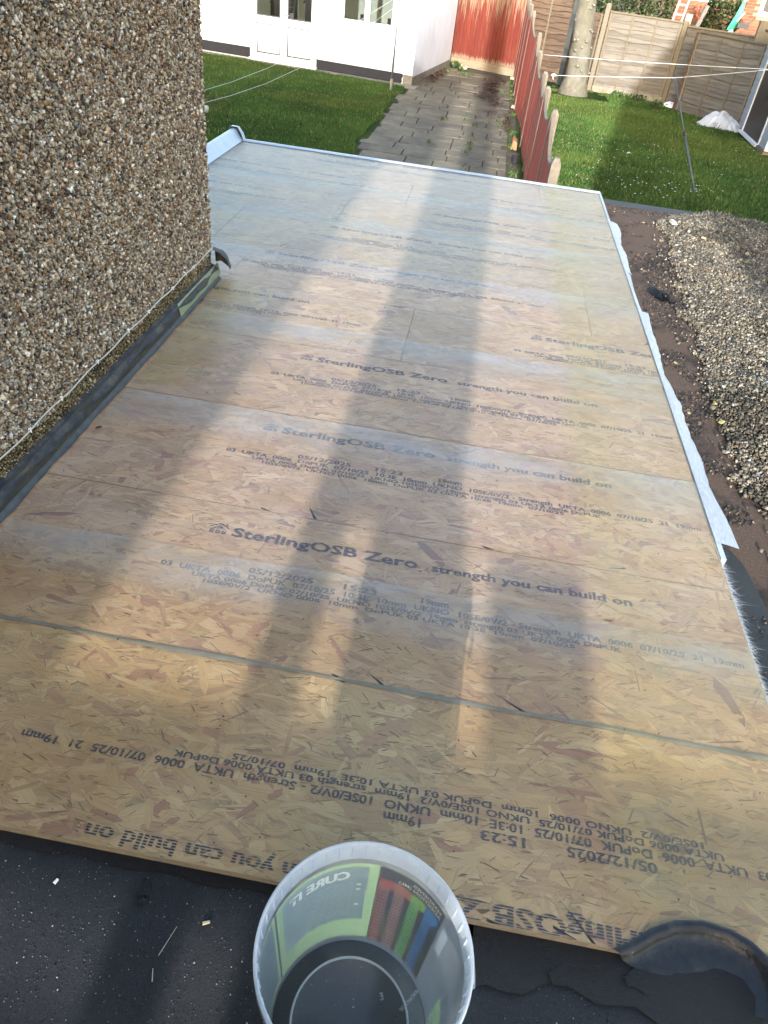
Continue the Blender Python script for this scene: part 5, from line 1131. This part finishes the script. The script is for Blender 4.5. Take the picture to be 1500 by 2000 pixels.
weed(1205, 192, 130, 0.16, 0.16, 'low leafy weed at the lawn edge before the pale fence', GC)
weed(1240, 195, 140, 0.30, 0.14, 'spreading green weed below the middle of the pale fence', GC)
weed(1285, 215, 110, 0.20, 0.20, 'leafy weed in the lawn below the timber post', GC)
weed(888, 133, 140, 0.16, 0.16, 'green weed at the back fence beside the white outbuilding', GC)
weed(905, 137, 60, 0.12, 0.10, 'small pale flowering weed along the red back fence foot', [(0.12, 0.20, 0.05), (0.5, 0.48, 0.35)])

# ================================================================== BEYOND THE FENCE
HY = 27.0
hx0, hx1 = onpl(1300, 30, (0, HY, 0), (0, 1, 0)), onpl(1500, 60, (0, HY, 0), (0, 1, 0))
bh = thing('brick_house', 'red brick house with white windows beyond the pale lap fence', 'house', (5.0, HY, G))
s = MB(); s.box(-1.5, 6.0, 0.0, 7.0, 0, 5.2); s.build('wall', M['mortar'], bh)
s = MB(); s.hexa([(-1.7, -.3, 5.2), (6.2, -.3, 5.2), (6.2, 7.3, 5.2), (-1.7, 7.3, 5.2), (-1.7, 3.3, 7.6), (6.2, 3.3, 7.6), (6.2, 3.7, 7.6), (-1.7, 3.7, 7.6)]); s.build('roof', M['roof_tile'], bh)
bm_ = MB(); bm_.box(-0.1075, 0.1075, -0.014, -0.001, 0, 0.065); bme = bm_.mesh('brick', M['brick'])
wr = onpl(1478, 30, (0, HY, 0), (0, 1, 0)); wx = wr[0] - 5.0; wz = onpl(1490, 33, (0, HY, 0), (0, 1, 0))[2] - G
zlo = 1.35; cnt = 0
for c in range(19):
    z = zlo + c * 0.075; x = -0.35 + (0.1125 if c % 2 else 0)
    while x < 3.15:
        if not (x > wx - 0.12 and z + 0.065 > wz - 0.05) and cnt < 298:
            o = bpy.data.objects.new('brick', bme); link(o, bh); o.location = (x, 0, z); cnt += 1
        x += 0.225
s = MB(); s.box(wx, wx + 1.6, -0.06, -0.002, wz, wz + 1.2); wf = s.build('window', M['white_pvc'], bh)
s = MB(); s.box(wx + .10, wx + 1.5, -0.066, -0.0605, wz + .12, wz + 1.1); s.build('pane', M['black_plastic'], wf)
w2 = onpl(1368, 2, (0, HY, 0), (0, 1, 0)); s = MB(); s.box(w2[0] - 5.35, w2[0] - 4.65, -0.05, -0.016, w2[2] - G, w2[2] - G + 1.0); wf = s.build('window', M['white_pvc'], bh)
def bush(name, label, cx, cy, z0, sx, sy, sz, n, cols, seed=1, cat='bush'):
    """clipped or loose leafy bush: many leaf faces through the volume round a few stems"""
    t = thing(name, label, cat, (cx, cy, G)); r_ = np.random.default_rng(seed)
    Pm = r_.uniform(-1, 1, (n, 3)); q = np.abs(Pm).max(1)[:, None]; Pm = Pm / np.maximum(q, .2) * (q ** .35) ; Pm *= np.array([sx, sy, sz]) * (1 + .10 * r_.normal(size=(n, 1))); Pm[:, 2] += z0 + sz
    Rm = rand_rot(n); k = 0.055; qd = np.array([(-k, 0, 0), (0, -k * .5, .012), (k, 0, 0), (0, k * .5, .012)]); V = (np.einsum('nij,kj->nki', Rm, qd) + Pm[:, None]).reshape(-1, 3)
    tag(fast('foliage', V, np.arange(4 * n).reshape(-1, 4), M['leaf'], col=np.repeat(palette(n, cols, [1] * len(cols), .3), 4, 0), parent=t), kind='stuff')
    s = MB()
    for _ in range(6): s.tube([(random.uniform(-.1, .1), random.uniform(-.1, .1), 0), (random.uniform(-sx, sx) * .6, random.uniform(-sy, sy) * .6, z0 + sz)], 0.025, 6)
    s.build('stem', M['wood_brown'], t)
HC = [(0.022, 0.038, 0.012), (0.038, 0.06, 0.02), (0.065, 0.085, 0.034), (0.016, 0.026, 0.010)]
def ctr_at(px, py, Y): return onpl(px, py, (0, Y, 0), (0, 1, 0))
c = ctr_at(1412, 28, 25.4); bush('clipped_bush', 'square clipped bush before the brick house', c[0], 25.4, 1.05, 0.42, 0.4, 0.62, 2600, HC, 3)
c = ctr_at(1215, 5, 25.6); bush('hedge', 'green hedge beyond the left half of the pale lap fence', c[0] - .15, 25.6, 1.2, 0.5, 0.4, 0.6, 2200, HC, 4, 'hedge')
c = ctr_at(1283, 10, 25.6); bush('hedge', 'green hedge beyond the right half of the pale lap fence', c[0], 25.6, 1.0, 0.42, 0.4, 0.75, 2200, HC, 5, 'hedge')
# cream timber ladder frame beyond the fence
a, b_ = ctr_at(1316, 38, 25.0), ctr_at(1330, 0, 25.0)
lt = thing('ladder', 'cream timber ladder standing beyond the fence', 'ladder', (a[0], 25.0, G))
for dx in (-0.10, 0.14):
    s = MB(); s.bar((dx, 0, 0.9), (dx + .18, 0, 3.0), 0.05, 0.04); s.build('upright', M['wood_frame'], lt)
for k in range(8):
    s = MB(); z = 1.45 + k * .22; s.bar((-0.10 + .18 * (z - .9) / 2.1, 0, z), (0.14 + .18 * (z - .9) / 2.1, 0, z), 0.045, 0.035); s.build('rung', M['wood_frame'], lt)
# green cord hank, black and grey bits on the far fence line
c = ctr_at(1440, 32, 24.6); gc = thing('green_cord', 'hank of bright green cord hanging beside the clipped bush', 'cord', (c[0], 24.6, c[2]))
for k in range(9):
    o_ = (k - 4) * 0.018; s = MB(); s.tube([(o_ * .5 + .07, 0.01 * k, .34), (o_ + .02, -.01, 0.0), (o_ * 1.3 - .06, 0.01 * k, -.32)], 0.011, 6); s.build('strand', M['green_cord'], gc)
s = MB(); s.bar((.05, 0, .34), (.16, 0, .44), .05); s.bar((.16, 0, .1), (.02, 0, -.1), .03); s.bar((-.12, 0, -.4), (0, 0, -.33), .12, .08); s.build('white_hook', M['white_pvc'], gc)
s = MB(); s.tube([(0, 0, -G * 0 - .3), (0, 0, -1.9)], .03, 6); s.build('hanging_post', M['wood_brown'], gc)
c = ctr_at(1450, 50, 24.4); o = MB(); o.box(-.14, .16, -.08, .08, -.06, .05); o.bar((.1, 0, .04), (.28, 0, .2), .025); o.box(-.05, .05, -.085, -.081, .0, .03); ob = o.build('black_tool_case', M['black_plastic']); ob.location = (c[0], 24.4, c[2]); tag(ob, 'black boxy case with a thin handle on top of the far fence', 'case')
c = ctr_at(1365, 28, 24.8); gb = thing('garden_junk', 'grey and red garden bits piled beyond the timber fence post', 'junk', (c[0], 24.8, c[2]))
s = MB(); s.bar((.02, 0, -.35), (.16, 0, .22), .13, .10); s.build('grey_slab', M['grey_plastic'], gb)
s = MB(); s.bar((-.08, -.06, .0), (.04, -.06, -.10), .05); s.bar((-.06, -.06, .05), (-.12, -.06, .2), .03); s.build('red_bar', M['red_plastic'], gb)
s = MB(); s.box(-.18, .10, -.05, .05, -.42, -.25); s.build('black_tray', M['black_plastic'], gb)
s = MB(); s.box(-.32, -.15, -.05, .05, -.25, -.02); s.build('pale_block', M['wood_frame'], gb)
# timber post of the neighbour's frame at the far right
c0 = at(1497, 120, -0.1); tpp = MB(); c = ctr_at(1488, 65, 21.0); tpp.box(-.07, .35, -.07, .07, -3.0, .22); ob = tpp.build('timber_post', M['wood_batten']); ob.location = (c[0] + .06, 21.4, c[2]); tag(ob, 'pale timber post rising behind the grey shed at the right edge', 'post')
